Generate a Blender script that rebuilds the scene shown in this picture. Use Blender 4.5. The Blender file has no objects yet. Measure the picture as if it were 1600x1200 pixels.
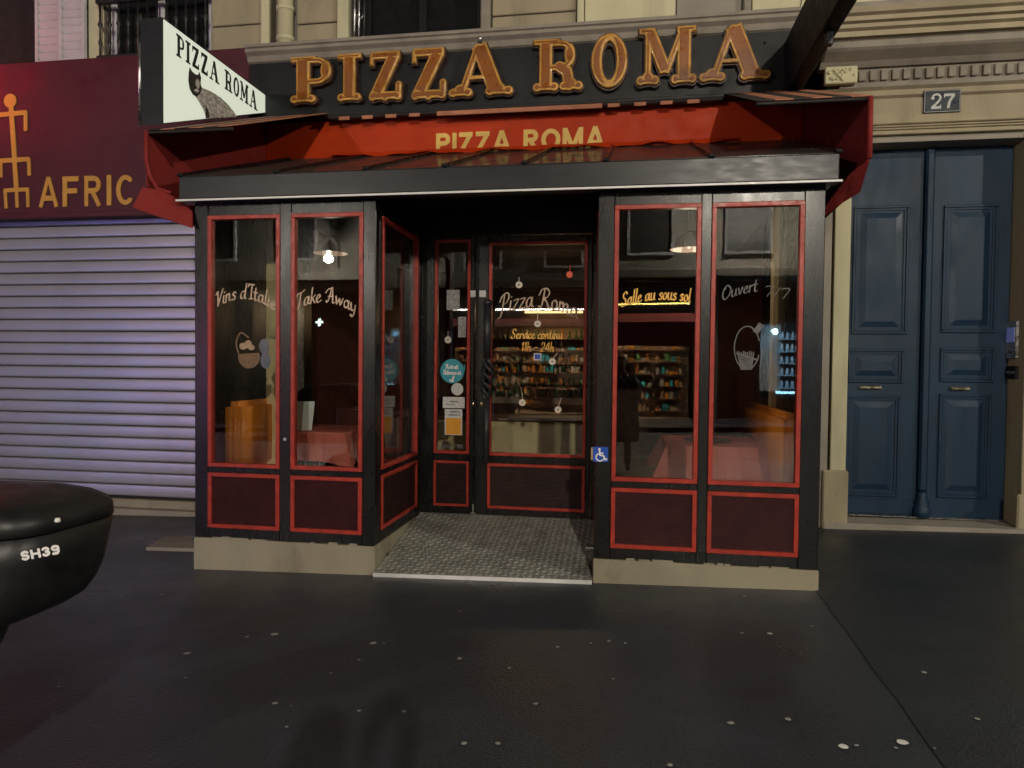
import bpy, bmesh, math, random
import numpy as np
from mathutils import Vector, Matrix
random.seed(7)
S = bpy.context.scene
COL = S.collection
R = math.radians

# ------------------------------------------------------------------ camera
YAW, PIT, ROL, FPX, CAMZ = 0.1622, 0.0257, 0.0105, 1107.4, 1.6
FW = Vector((-math.sin(YAW) * math.cos(PIT), math.cos(YAW) * math.cos(PIT), -math.sin(PIT)))
RT = Vector((math.cos(YAW), math.sin(YAW), 0))
UP = RT.cross(FW)
RT = math.cos(ROL) * RT + math.sin(ROL) * UP
UP = RT.cross(FW)
cd = bpy.data.cameras.new('camera')
cam = bpy.data.objects.new('camera', cd)
COL.objects.link(cam)
m = Matrix((RT, UP, -FW)).transposed().to_4x4()
m.translation = (0, 0, CAMZ)
cam.matrix_world = m
cd.sensor_width = 36
cd.lens = 36 * FPX / 1600
cd.clip_start = 0.02
cd.clip_end = 2000
S.camera = cam

# ------------------------------------------------------------------ night sky, moon-weak sun, exposure
w = bpy.data.worlds.new('World')
S.world = w
w.use_nodes = True
nt = w.node_tree
sky = nt.nodes.new('ShaderNodeTexSky')
sky.sky_type = 'NISHITA'
sky.sun_disc = False
sky.sun_elevation = R(-3.0)
sky.sun_rotation = R(200)
bg = nt.nodes['Background']
nt.links.new(sky.outputs[0], bg.inputs[0])
bg.inputs[1].default_value = 0.06
S.view_settings.view_transform = 'Standard'
S.view_settings.look = 'None'
S.view_settings.exposure = 0.0
S.view_settings.gamma = 1.0
S.cycles.use_denoising = True
S.cycles.max_bounces = 8
S.cycles.transparent_max_bounces = 24
S.cycles.caustics_reflective = False
S.cycles.caustics_refractive = False
S.cycles.sample_clamp_indirect = 4.0

# ------------------------------------------------------------------ helpers
def at(px, py, Y):
    """world point on the plane y = Y seen at a photograph pixel (1600 x 1200)"""
    d = FW + RT * ((px - 800) / FPX) + UP * ((600 - py) / FPX)
    return Vector((0, 0, CAMZ)) + d * (Y / d.y)

def atx(px, py, X):
    d = FW + RT * ((px - 800) / FPX) + UP * ((600 - py) / FPX)
    return Vector((0, 0, CAMZ)) + d * (X / d.x)

GS = 0.0248                       # the pavement climbs gently to the right
def gz(x): return GS * x

WL = {}
def place(o, parent, loc):
    COL.objects.link(o)
    loc = Vector(loc)
    if parent is not None:
        o.parent = parent
        o.location = loc - WL[parent.name]
    else:
        o.location = loc
    WL[o.name] = loc
    return o

def tag(o, label=None, cat=None, group=None, kind=None):
    if label: o['label'] = label
    if cat: o['category'] = cat
    if group: o['group'] = group
    if kind: o['kind'] = kind
    return o

def empty(name, loc, label=None, cat=None, group=None, parent=None):
    o = bpy.data.objects.new(name, None)
    o.empty_display_size = 0.1
    place(o, parent, loc)
    return tag(o, label, cat, group)

def from_bm(name, bm, mat, parent=None, loc=None, smooth=False, mats=None):
    """mesh given in world coordinates; origin set at the bounds' centre"""
    if loc is None:
        if len(bm.verts):
            xs = [v.co for v in bm.verts]
            loc = Vector([(min(c[i] for c in xs) + max(c[i] for c in xs)) / 2 for i in range(3)])
        else: loc = Vector((0, 0, 0))
    loc = Vector(loc)
    bmesh.ops.translate(bm, verts=bm.verts, vec=-loc)
    me = bpy.data.meshes.new(name)
    bm.to_mesh(me); bm.free()
    for mm in (mats or [mat]): me.materials.append(mm)
    if smooth:
        for p in me.polygons: p.use_smooth = True
    return place(bpy.data.objects.new(name, me), parent, loc)

def add_box(bm, x0, x1, y0, y1, z0, z1, bev=0.0):
    r = bmesh.ops.create_cube(bm, size=1)
    vs = r['verts']
    for v in vs:
        v.co = Vector(((x0 + x1) / 2 + v.co.x * (x1 - x0), (y0 + y1) / 2 + v.co.y * (y1 - y0), (z0 + z1) / 2 + v.co.z * (z1 - z0)))
    if bev > 0:
        es = list({e for v in vs for e in v.link_edges})
        bmesh.ops.bevel(bm, geom=es, offset=min(bev, 0.3 * min(abs(x1 - x0), abs(y1 - y0), abs(z1 - z0))), segments=1, affect='EDGES')

def box(name, x0, x1, y0, y1, z0, z1, mat, parent=None, bev=0.004):
    bm = bmesh.new()
    add_box(bm, x0, x1, y0, y1, z0, z1, bev)
    return from_bm(name, bm, mat, parent)

def add_poly(bm, pts, off):
    """extruded polygon: pts 3d, off a vector"""
    off = Vector(off)
    a = [bm.verts.new(Vector(p)) for p in pts]
    b = [bm.verts.new(Vector(p) + off) for p in pts]
    n = len(a)
    bm.faces.new(a); bm.faces.new(b[::-1])
    for i in range(n):
        j = (i + 1) % n
        bm.faces.new([a[j], a[i], b[i], b[j]])
    bmesh.ops.recalc_face_normals(bm, faces=bm.faces)

def prism(name, pts, off, mat, parent=None, smooth=False):
    bm = bmesh.new(); add_poly(bm, pts, off)
    return from_bm(name, bm, mat, parent, smooth=smooth)

def add_tube(bm, pts, rad, seg=8, caps=True):
    pts = [Vector(p) for p in pts]
    rings = []
    n = len(pts)
    ref = None
    for i, p in enumerate(pts):
        t = (pts[min(i + 1, n - 1)] - pts[max(i - 1, 0)]).normalized()
        if ref is None:
            ref = Vector((0, 0, 1)) if abs(t.z) < 0.9 else Vector((1, 0, 0))
        a = t.cross(ref).normalized(); b = a.cross(t).normalized(); ref = b
        r = rad[i] if isinstance(rad, (list, tuple)) else rad
        rings.append([bm.verts.new(p + (a * math.cos(k * 2 * math.pi / seg) + b * math.sin(k * 2 * math.pi / seg)) * r) for k in range(seg)])
    for i in range(n - 1):
        for k in range(seg):
            l = (k + 1) % seg
            bm.faces.new([rings[i][k], rings[i][l], rings[i + 1][l], rings[i + 1][k]])
    if caps:
        bm.faces.new(rings[0]); bm.faces.new(rings[-1][::-1])
    bmesh.ops.recalc_face_normals(bm, faces=bm.faces)

def tube(name, pts, rad, mat, parent=None, seg=8):
    bm = bmesh.new(); add_tube(bm, pts, rad, seg)
    return from_bm(name, bm, mat, parent, smooth=True)

def add_lathe(bm, c, prof, seg=16):
    c = Vector(c); rings = []
    for r, z in prof:
        rings.append([bm.verts.new(c + Vector((r * math.cos(k * 2 * math.pi / seg), r * math.sin(k * 2 * math.pi / seg), z))) for k in range(seg)])
    for i in range(len(rings) - 1):
        for k in range(seg):
            l = (k + 1) % seg
            bm.faces.new([rings[i][k], rings[i][l], rings[i + 1][l], rings[i + 1][k]])
    bm.faces.new(rings[0][::-1]); bm.faces.new(rings[-1])
    bmesh.ops.recalc_face_normals(bm, faces=bm.faces)

def lathe(name, c, prof, mat, parent=None, seg=16):
    bm = bmesh.new(); add_lathe(bm, c, prof, seg)
    return from_bm(name, bm, mat, parent, smooth=True)

def ring_frame(name, x0, x1, z0, z1, t, yf, yb, mat, parent):
    """a rectangular frame of bead t wide standing in the plane y"""
    bm = bmesh.new()
    add_box(bm, x0, x1, yf, yb, z1 - t, z1, 0.003)
    add_box(bm, x0, x1, yf, yb, z0, z0 + t, 0.003)
    add_box(bm, x0, x0 + t, yf, yb, z0 + t, z1 - t, 0.003)
    add_box(bm, x1 - t, x1, yf, yb, z0 + t, z1 - t, 0.003)
    return from_bm(name, bm, mat, parent)

def ring_frame_x(name, y0, y1, z0, z1, t, xf, xb, mat, parent):
    bm = bmesh.new()
    add_box(bm, xf, xb, y0, y1, z1 - t, z1, 0.003)
    add_box(bm, xf, xb, y0, y1, z0, z0 + t, 0.003)
    add_box(bm, xf, xb, y0, y0 + t, z0 + t, z1 - t, 0.003)
    add_box(bm, xf, xb, y1 - t, y1, z0 + t, z1 - t, 0.003)
    return from_bm(name, bm, mat, parent)

# ------------------------------------------------------------------ materials
def newmat(name):
    mt = bpy.data.materials.new(name); mt.use_nodes = True
    n = mt.node_tree
    return mt, n, n.nodes['Principled BSDF']

def pbr(name, col, rough=0.6, metal=0.0, var=0.18, vs=6.0, bump=0.0, bs=80.0, rv=0.12, spec=0.5, stain=None, sts=1.5, stretch=(1, 1, 1), coat=0.0, sheen=0.0):
    mt, n, b = newmat(name)
    L = n.links.new
    geo = n.nodes.new('ShaderNodeNewGeometry')
    mp = n.nodes.new('ShaderNodeMapping'); mp.inputs['Scale'].default_value = stretch
    L(geo.outputs['Position'], mp.inputs['Vector'])
    nz = n.nodes.new('ShaderNodeTexNoise'); nz.inputs['Scale'].default_value = vs; nz.inputs['Detail'].default_value = 6
    L(mp.outputs[0], nz.inputs['Vector'])
    mr = n.nodes.new('ShaderNodeMapRange'); mr.inputs[1].default_value = 0.3; mr.inputs[2].default_value = 0.7
    mr.inputs[3].default_value = 1 - var; mr.inputs[4].default_value = 1 + var
    L(nz.outputs[0], mr.inputs[0])
    mx = n.nodes.new('ShaderNodeVectorMath'); mx.operation = 'SCALE'
    mx.inputs[0].default_value = col[:3]
    L(mr.outputs[0], mx.inputs['Scale'])
    out = mx.outputs[0]
    if stain:
        n2 = n.nodes.new('ShaderNodeTexNoise'); n2.inputs['Scale'].default_value = sts; n2.inputs['Detail'].default_value = 8; n2.inputs['Roughness'].default_value = 0.65
        L(mp.outputs[0], n2.inputs['Vector'])
        r2 = n.nodes.new('ShaderNodeMapRange'); r2.inputs[1].default_value = 0.52; r2.inputs[2].default_value = 0.72
        r2.inputs[4].default_value = stain[3] if len(stain) > 3 else 0.6
        L(n2.outputs[0], r2.inputs[0])
        mc = n.nodes.new('ShaderNodeMixRGB'); mc.inputs[2].default_value = (*stain[:3], 1)
        L(r2.outputs[0], mc.inputs[0]); L(out, mc.inputs[1]); out = mc.outputs[0]
    L(out, b.inputs['Base Color'])
    mrr = n.nodes.new('ShaderNodeMapRange'); mrr.inputs[1].default_value = 0.3; mrr.inputs[2].default_value = 0.7
    mrr.inputs[3].default_value = max(0.02, rough - rv); mrr.inputs[4].default_value = min(1, rough + rv)
    n3 = n.nodes.new('ShaderNodeTexNoise'); n3.inputs['Scale'].default_value = vs * 2.3; n3.inputs['Detail'].default_value = 4
    L(mp.outputs[0], n3.inputs['Vector']); L(n3.outputs[0], mrr.inputs[0]); L(mrr.outputs[0], b.inputs['Roughness'])
    b.inputs['Metallic'].default_value = metal
    b.inputs['Specular IOR Level'].default_value = spec
    b.inputs['Coat Weight'].default_value = coat
    b.inputs['Coat Roughness'].default_value = 0.12
    if bump > 0:
        n4 = n.nodes.new('ShaderNodeTexNoise'); n4.inputs['Scale'].default_value = bs; n4.inputs['Detail'].default_value = 5
        L(mp.outputs[0], n4.inputs['Vector'])
        bp = n.nodes.new('ShaderNodeBump'); bp.inputs['Strength'].default_value = bump; bp.inputs['Distance'].default_value = 0.01
        L(n4.outputs[0], bp.inputs['Height']); L(bp.outputs[0], b.inputs['Normal'])
    return mt

def emit(name, col, s, base=(0.3, 0.3, 0.3)):
    mt, n, b = newmat(name)
    b.inputs['Base Color'].default_value = (*base, 1)
    b.inputs['Emission Color'].default_value = (*col, 1)
    b.inputs['Emission Strength'].default_value = s
    return mt

def glass_mat(name, tint=(0.88, 0.89, 0.88), r0=0.065, rough=0.0):
    mt = bpy.data.materials.new(name); mt.use_nodes = True
    n = mt.node_tree; L = n.links.new
    n.nodes.remove(n.nodes['Principled BSDF'])
    out = n.nodes['Material Output']
    tr = n.nodes.new('ShaderNodeBsdfTransparent'); tr.inputs[0].default_value = (*tint, 1)
    gl = n.nodes.new('ShaderNodeBsdfGlossy'); gl.inputs['Roughness'].default_value = rough
    lw = n.nodes.new('ShaderNodeLayerWeight'); lw.inputs[0].default_value = 0.5
    pw = n.nodes.new('ShaderNodeMath'); pw.operation = 'POWER'; pw.inputs[1].default_value = 5
    L(lw.outputs['Facing'], pw.inputs[0])
    mr = n.nodes.new('ShaderNodeMapRange'); mr.inputs[3].default_value = r0; mr.inputs[4].default_value = 1.0
    L(pw.outputs[0], mr.inputs[0])
    mx = n.nodes.new('ShaderNodeMixShader')
    L(mr.outputs[0], mx.inputs[0]); L(tr.outputs[0], mx.inputs[1]); L(gl.outputs[0], mx.inputs[2])
    # a faint slow waviness of float glass
    geo = n.nodes.new('ShaderNodeNewGeometry')
    nz = n.nodes.new('ShaderNodeTexNoise'); nz.inputs['Scale'].default_value = 3.0
    L(geo.outputs['Position'], nz.inputs['Vector'])
    bp = n.nodes.new('ShaderNodeBump'); bp.inputs['Strength'].default_value = 0.012; bp.inputs['Distance'].default_value = 0.02
    L(nz.outputs[0], bp.inputs['Height']); L(bp.outputs[0], gl.inputs['Normal'])
    L(mx.outputs[0], out.inputs[0])
    return mt

def dirty_glass(name, dirt, amount):
    mt = glass_mat(name, (0.22, 0.2, 0.19), 0.05, 0.10)
    n = mt.node_tree; L = n.links.new
    out = n.nodes['Material Output']; src = out.inputs[0].links[0].from_socket
    df = n.nodes.new('ShaderNodeBsdfDiffuse')
    geo = n.nodes.new('ShaderNodeNewGeometry'); mp = n.nodes.new('ShaderNodeMapping'); mp.inputs['Scale'].default_value = (2.2, .8, 1)
    nz = n.nodes.new('ShaderNodeTexNoise'); nz.inputs['Scale'].default_value = 3.5; nz.inputs['Detail'].default_value = 7
    L(geo.outputs['Position'], mp.inputs[0]); L(mp.outputs[0], nz.inputs['Vector'])
    df.inputs[0].default_value = (*dirt, 1)
    mr = n.nodes.new('ShaderNodeMapRange'); mr.inputs[1].default_value = .3; mr.inputs[2].default_value = .7; mr.inputs[3].default_value = amount - .18; mr.inputs[4].default_value = amount + .18
    L(nz.outputs[0], mr.inputs[0])
    mx = n.nodes.new('ShaderNodeMixShader'); L(mr.outputs[0], mx.inputs[0]); L(src, mx.inputs[1]); L(df.outputs[0], mx.inputs[2])
    L(mx.outputs[0], out.inputs[0])
    return mt

def ribbed(name, col, rough, pitch, direction='Z', strength=0.6, col2=None):
    mt = pbr(name, col, rough, var=0.25, vs=9, spec=0.18)
    n = mt.node_tree; L = n.links.new; b = n.nodes['Principled BSDF']
    geo = n.nodes.new('ShaderNodeNewGeometry')
    wv = n.nodes.new('ShaderNodeTexWave'); wv.bands_direction = direction; wv.inputs['Scale'].default_value = 0.314 / pitch
    wv.inputs['Distortion'].default_value = 0.3
    L(geo.outputs['Position'], wv.inputs['Vector'])
    bp = n.nodes.new('ShaderNodeBump'); bp.inputs['Strength'].default_value = strength; bp.inputs['Distance'].default_value = 0.004
    L(wv.outputs[1], bp.inputs['Height']); L(bp.outputs[0], b.inputs['Normal'])
    return mt

def asphalt(name, col, rough, spec=0.5):
    mt, n, b = newmat(name); L = n.links.new
    geo = n.nodes.new('ShaderNodeNewGeometry')
    big = n.nodes.new('ShaderNodeTexNoise'); big.inputs['Scale'].default_value = 0.9; big.inputs['Detail'].default_value = 7; big.inputs['Roughness'].default_value = 0.6
    fine = n.nodes.new('ShaderNodeTexNoise'); fine.inputs['Scale'].default_value = 75; fine.inputs['Detail'].default_value = 5; fine.inputs['Roughness'].default_value = 0.75
    vor = n.nodes.new('ShaderNodeTexVoronoi'); vor.inputs['Scale'].default_value = 85
    for x in (big, fine, vor): L(geo.outputs['Position'], x.inputs['Vector'])
    m1 = n.nodes.new('ShaderNodeMapRange'); m1.inputs[1].default_value = 0.3; m1.inputs[2].default_value = 0.7; m1.inputs[3].default_value = 0.62; m1.inputs[4].default_value = 1.35
    L(big.outputs[0], m1.inputs[0])
    m2 = n.nodes.new('ShaderNodeMapRange'); m2.inputs[1].default_value = 0.3; m2.inputs[2].default_value = 0.72; m2.inputs[3].default_value = 0.5; m2.inputs[4].default_value = 1.75
    L(fine.outputs[0], m2.inputs[0])
    mu = n.nodes.new('ShaderNodeMath'); mu.operation = 'MULTIPLY'
    L(m1.outputs[0], mu.inputs[0]); L(m2.outputs[0], mu.inputs[1])
    sc = n.nodes.new('ShaderNodeVectorMath'); sc.operation = 'SCALE'; sc.inputs[0].default_value = col
    L(mu.outputs[0], sc.inputs['Scale']); L(sc.outputs[0], b.inputs['Base Color'])
    m3 = n.nodes.new('ShaderNodeMapRange'); m3.inputs[1].default_value = 0.35; m3.inputs[2].default_value = 0.65; m3.inputs[3].default_value = rough - 0.14; m3.inputs[4].default_value = rough + 0.14
    L(big.outputs[0], m3.inputs[0]); L(m3.outputs[0], b.inputs['Roughness'])
    b.inputs['Specular IOR Level'].default_value = spec
    bp = n.nodes.new('ShaderNodeBump'); bp.inputs['Strength'].default_value = 0.55; bp.inputs['Distance'].default_value = 0.004
    L(vor.outputs['Distance'], bp.inputs['Height']); L(bp.outputs[0], b.inputs['Normal'])
    return mt

M = {}
M['asphalt'] = asphalt('asphalt', (0.027, 0.032, 0.041), 0.40)
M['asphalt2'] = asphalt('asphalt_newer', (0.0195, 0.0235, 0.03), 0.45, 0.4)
M['road'] = asphalt('road', (0.05, 0.05, 0.05), 0.6)
M['granite'] = pbr('granite', (0.3, 0.29, 0.27), 0.7, bump=0.2)
M['gum'] = pbr('gum', (0.34, 0.33, 0.31), 0.5, var=0.25, vs=20)
M['stone'] = pbr('stone', (0.36, 0.305, 0.20), 0.85, var=0.14, vs=2.6, bump=0.35, bs=45, stain=(0.17, 0.145, 0.11, 0.65), sts=2.2, stretch=(1, 1, 0.3))
M['stone_pale'] = pbr('stone_pale', (0.60, 0.56, 0.36), 0.8, var=0.08, vs=2, bump=0.15, bs=40, stain=(0.30, 0.26, 0.17, 0.55), sts=1.8, stretch=(1, 1, 0.25))
M['stone_grey'] = pbr('stone_grey', (0.30, 0.27, 0.225), 0.85, var=0.12, vs=2, bump=0.2, stain=(0.16, 0.14, 0.12, 0.5))
M['moulding'] = pbr('moulding', (0.27, 0.235, 0.19), 0.75, var=0.14, vs=5, bump=0.2, stain=(0.14, 0.12, 0.10, 0.6), sts=3)
M['joint'] = pbr('joint', (0.2, 0.17, 0.13), 0.9)
M['white_shutter'] = pbr('white_shutter', (0.55, 0.54, 0.56), 0.6, var=0.1, stain=(0.35, 0.34, 0.34, 0.4))
M['iron'] = pbr('iron', (0.018, 0.018, 0.02), 0.45, var=0.3)
M['dark_void'] = pbr('dark_room', (0.015, 0.014, 0.014), 0.9)
M['black'] = pbr('black_lacquer', (0.007, 0.0068, 0.0072), 0.28, var=0.12, vs=5, rv=0.04, spec=0.32, stain=(0.011, 0.0105, 0.0105, 0.5), sts=3, stretch=(1, 1, .3))
M['black_matt'] = pbr('black_matt', (0.011, 0.011, 0.012), 0.6, var=0.3, spec=0.2)
M['fascia'] = pbr('fascia_board', (0.012, 0.0125, 0.014), 0.45, spec=0.3, var=0.2, vs=4, stain=(0.028, 0.027, 0.026, 0.4), sts=3)
M['gutter'] = pbr('gutter', (0.022, 0.023, 0.026), 0.34, var=0.12, vs=4, rv=.05, spec=0.3, stain=(0.03, 0.03, 0.03, 0.5), sts=3, stretch=(1, 1, 3))
M['red_bead'] = pbr('red_bead', (0.36, 0.038, 0.024), 0.38, spec=0.3, var=0.2, vs=14, stain=(0.16, 0.025, 0.02, 0.55), sts=8)
M['red_panel'] = ribbed('oxblood_panel', (0.038, 0.008, 0.009), 0.42, 0.012, 'Z', 0.7)
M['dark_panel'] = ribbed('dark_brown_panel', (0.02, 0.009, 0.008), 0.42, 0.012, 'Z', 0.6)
M['white_trim'] = pbr('white_trim', (0.75, 0.74, 0.7), 0.4, var=0.1)
M['plinth'] = pbr('plinth', (0.31, 0.275, 0.195), 0.42, var=0.1, vs=3, bump=0.03, bs=40, stain=(0.15, 0.115, 0.07, 0.75), sts=2.0, stretch=(1, 1, .6))
M['glass'] = glass_mat('window_glass')
M['roof_glass'] = dirty_glass('roof_glass', (0.07, 0.06, 0.055), 0.62)
M['plate'] = pbr('tread_plate', (0.34, 0.34, 0.30), 0.42, metal=0.4, var=0.2, vs=8, stain=(0.10, 0.095, 0.08, 0.6), sts=3)
M['stud'] = pbr('tread_stud', (0.52, 0.52, 0.47), 0.36, metal=0.45, var=0.2, vs=8, stain=(0.2, 0.19, 0.16, 0.6), sts=3)
M['canvas_red'] = pbr('canvas_red', (0.22, 0.013, 0.010), 0.8, var=0.15, vs=5, bump=0.6, bs=7, stain=(0.12, 0.010, 0.009, 0.6), sts=2.5)
M['panel_red'] = pbr('sign_panel_red', (0.50, 0.042, 0.006), 0.55, spec=0.2, var=0.1, vs=3, stain=(0.36, 0.02, 0.006, 0.5), sts=2)
M['stripe_brown'] = pbr('stripe_brown', (0.44, 0.17, 0.09), 0.75, var=0.2, bump=0.2)
M['stripe_black'] = pbr('stripe_black', (0.022, 0.016, 0.016), 0.8, var=0.2, bump=0.2)
M['gold'] = pbr('gold_letter', (0.80, 0.52, 0.12), 0.45, var=0.12)
M['amber'] = pbr('amber_letter', (0.27, 0.085, 0.012), 0.34, var=0.14, vs=7, bump=0.04, bs=22, stain=(0.10, 0.036, 0.012, 0.6), sts=5, coat=0.4)
M['letter_rim'] = pbr('letter_rim', (0.58, 0.30, 0.065), 0.32, var=0.25, vs=9, stain=(0.12, 0.05, 0.015, 0.7), sts=7, coat=0.3)
M['letter_back'] = pbr('letter_return', (0.05, 0.02, 0.012), 0.4, var=0.3)
M['maroon'] = pbr('maroon_board', (0.075, 0.008, 0.016), 0.55, var=0.15, vs=1.5)
M['afric'] = pbr('afric_letter', (0.66, 0.35, 0.06), 0.45, var=0.1)
M['ink'] = pbr('ink', (0.02, 0.02, 0.02), 0.6)
M['cream_paint'] = pbr('cream_paint', (0.52, 0.37, 0.25), 0.5, var=0.35, vs=40, stain=(0.2, 0.13, 0.09, 0.8), sts=22)
M['gold_paint'] = pbr('gold_paint', (0.80, 0.42, 0.06), 0.5, var=0.3, vs=40)
M['grey_paint'] = pbr('grey_paint', (0.11, 0.105, 0.1), 0.6, var=0.4, vs=40, stain=(0.03, .028, .026, .9), sts=20)
M['white_paint'] = pbr('white_paint', (0.8, 0.78, 0.74), 0.5, var=0.1)
M['paper'] = pbr('paper', (0.62, 0.61, 0.58), 0.7, var=0.15, vs=50, stain=(0.3, 0.3, 0.3, 0.5), sts=60)
M['paper_grey'] = pbr('paper_grey', (0.3, 0.29, 0.28), 0.7, var=0.4, vs=60)
M['orange_paper'] = pbr('orange_paper', (0.75, 0.32, 0.02), 0.6, var=0.1)
M['teal'] = pbr('teal_sticker', (0.03, 0.32, 0.40), 0.4, var=0.08)
M['blue_sign'] = pbr('blue_sign', (0.01, 0.07, 0.42), 0.4, var=0.08)
M['door_blue'] = pbr('door_blue', (0.006, 0.026, 0.058), 0.5, spec=0.35, var=0.18, vs=3, bump=0.08, bs=30, stain=(0.005, 0.016, 0.036, 0.7), sts=2.6, stretch=(1, 1, 0.4))
M['brass'] = pbr('brass', (0.7, 0.6, 0.42), 0.25, metal=1.0)
M['steel'] = pbr('steel', (0.6, 0.6, 0.6), 0.3, metal=1.0)
M['slat'] = pbr('shutter_slat', (0.46, 0.44, 0.46), 0.36, metal=0.45, var=0.08, vs=1.2, rv=0.02, stain=(0.30, 0.28, 0.30, 0.4), sts=0.7, stretch=(1, 1, 0.5))
M['plate_navy'] = pbr('plate_navy', (0.02, 0.03, 0.04), 0.35, var=0.1)
M['plate_white'] = pbr('plate_white', (0.55, 0.55, 0.52), 0.4)
M['case_black'] = pbr('case_black', (0.012, 0.012, 0.013), 0.42, var=0.2, bump=0.1, bs=300)
M['case_gloss'] = pbr('case_gloss', (0.035, 0.036, 0.04), 0.22, var=0.3, vs=9)
M['tyre'] = pbr('tyre', (0.006, 0.006, 0.006), 0.9, spec=0.1)
M['cloth'] = pbr('table_cloth', (0.55, 0.13, 0.095), 0.7, var=0.08, bump=0.15, bs=40)
M['orange_seat'] = pbr('orange_leather', (0.78, 0.24, 0.02), 0.4, var=0.15, vs=4, bump=0.1, bs=20)
M['brown_seat'] = pbr('brown_leather', (0.10, 0.025, 0.015), 0.45, var=0.2)
M['wood_dark'] = pbr('wood_dark', (0.07, 0.03, 0.02), 0.5, var=0.3, stretch=(1, 1, 0.2))
M['interior_wall'] = pbr('interior_wall', (0.07, 0.03, 0.02), 0.8, var=0.2)
M['interior_red'] = pbr('interior_red', (0.12, 0.02, 0.015), 0.7, var=0.2)
M['floor_tile'] = pbr('floor_tile', (0.33, 0.25, 0.17), 0.4, var=0.15)
M['beige_post'] = pbr('beige_post', (0.74, 0.6, 0.32), 0.6, var=0.1)
M['lampshade'] = pbr('lampshade', (0.55, 0.53, 0.5), 0.5)
M['lampshade_red'] = pbr('lampshade_red', (0.30, 0.22, 0.19), 0.5)
M['napkin'] = pbr('napkin', (0.7, 0.75, 0.7), 0.7, var=0.05)
M['coat'] = pbr('coat', (0.012, 0.012, 0.013), 0.85)
M['trousers'] = pbr('trousers', (0.02, 0.02, 0.024), 0.85)
M['skin'] = pbr('skin', (0.45, 0.26, 0.18), 0.55, var=0.08)
M['hair'] = pbr('hair', (0.02, 0.013, 0.01), 0.5)
M['basket'] = pbr('basket_paint', (0.16, 0.09, 0.04), 0.6, var=0.45, vs=60)
M['bread'] = pbr('bread_paint', (0.36, 0.24, 0.14), 0.6, var=0.2, vs=40)
M['wine'] = pbr('wine_paint', (0.06, 0.07, 0.085), 0.4, var=0.2)
M['animal'] = pbr('animal_print', (0.46, 0.45, 0.42), 0.6, var=0.7, vs=26, stretch=(1, 1, 3))
M['animal_dark'] = pbr('animal_print_dark', (0.035, 0.03, 0.03), 0.6, var=0.4, vs=30)
M['orn'] = pbr('ornament', (0.7, 0.62, 0.5), 0.4, var=0.3, vs=90)
M['orn_red'] = pbr('ornament_red', (0.75, 0.08, 0.02), 0.4)
M['tarp'] = glass_mat('clear_plastic', (0.55, 0.52, 0.48), 0.1, 0.25)
M['sign_face'] = emit('sign_face', (0.80, 0.90, 0.74), 0.55, (0.6, 0.62, 0.55))
M['opp_stone'] = pbr('opposite_stone', (0.15, 0.14, 0.12), 0.85, var=0.1, vs=1, stain=(0.3, 0.26, 0.2, 0.4))
M['opp_dark'] = pbr('opposite_dark', (0.03, 0.03, 0.03), 0.4)
M['opp_awning'] = pbr('opposite_awning', (0.16, 0.015, 0.015), 0.8)
M['strip_white'] = emit('strip_white', (1.0, 0.93, 0.80), 26)
M['strip_yellow'] = emit('strip_yellow', (1.0, 0.72, 0.18), 18)
M['lantern'] = emit('lantern_glow', (1.0, 0.86, 0.62), 30)
M['shop_glow'] = emit('shop_glow', (1.0, 0.68, 0.38), 1.9)
M['blue_glow'] = emit('blue_glow', (0.2, 0.36, 1.0), 14.0)
M['pink_glow'] = emit('pink_glow', (1.0, 0.25, 0.45), 22.0)
M['red_glow'] = emit('red_glow', (1.0, 0.03, 0.05), 6.0)
M['green_glow'] = emit('green_glow', (0.75, 1.0, 0.85), 16.0)
M['fridge_glow'] = emit('fridge_glow', (0.35, 0.75, 1.0), 14.0)
M['fridge_dim'] = emit('fridge_dim', (0.2, 0.45, 0.7), 2.0)
M['bar_glow'] = emit('bar_glow', (1.0, 0.6, 0.25), 2.5)
M['pendant_glow'] = emit('pendant_glow', (1.0, 0.8, 0.55), 0.2)
M['screen_blue'] = emit('screen_blue', (0.15, 0.25, 0.9), 0.12)

# ------------------------------------------------------------------ lettering: signed-distance glyphs -> outlines -> solid letters
def seg_d(PX, PY, a, b):
    ax, ay = a; bx, by = b
    dx, dy = bx - ax, by - ay
    l2 = dx * dx + dy * dy + 1e-12
    t = np.clip(((PX - ax) * dx + (PY - ay) * dy) / l2, 0, 1)
    return np.hypot(PX - ax - t * dx, PY - ay - t * dy)

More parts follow.
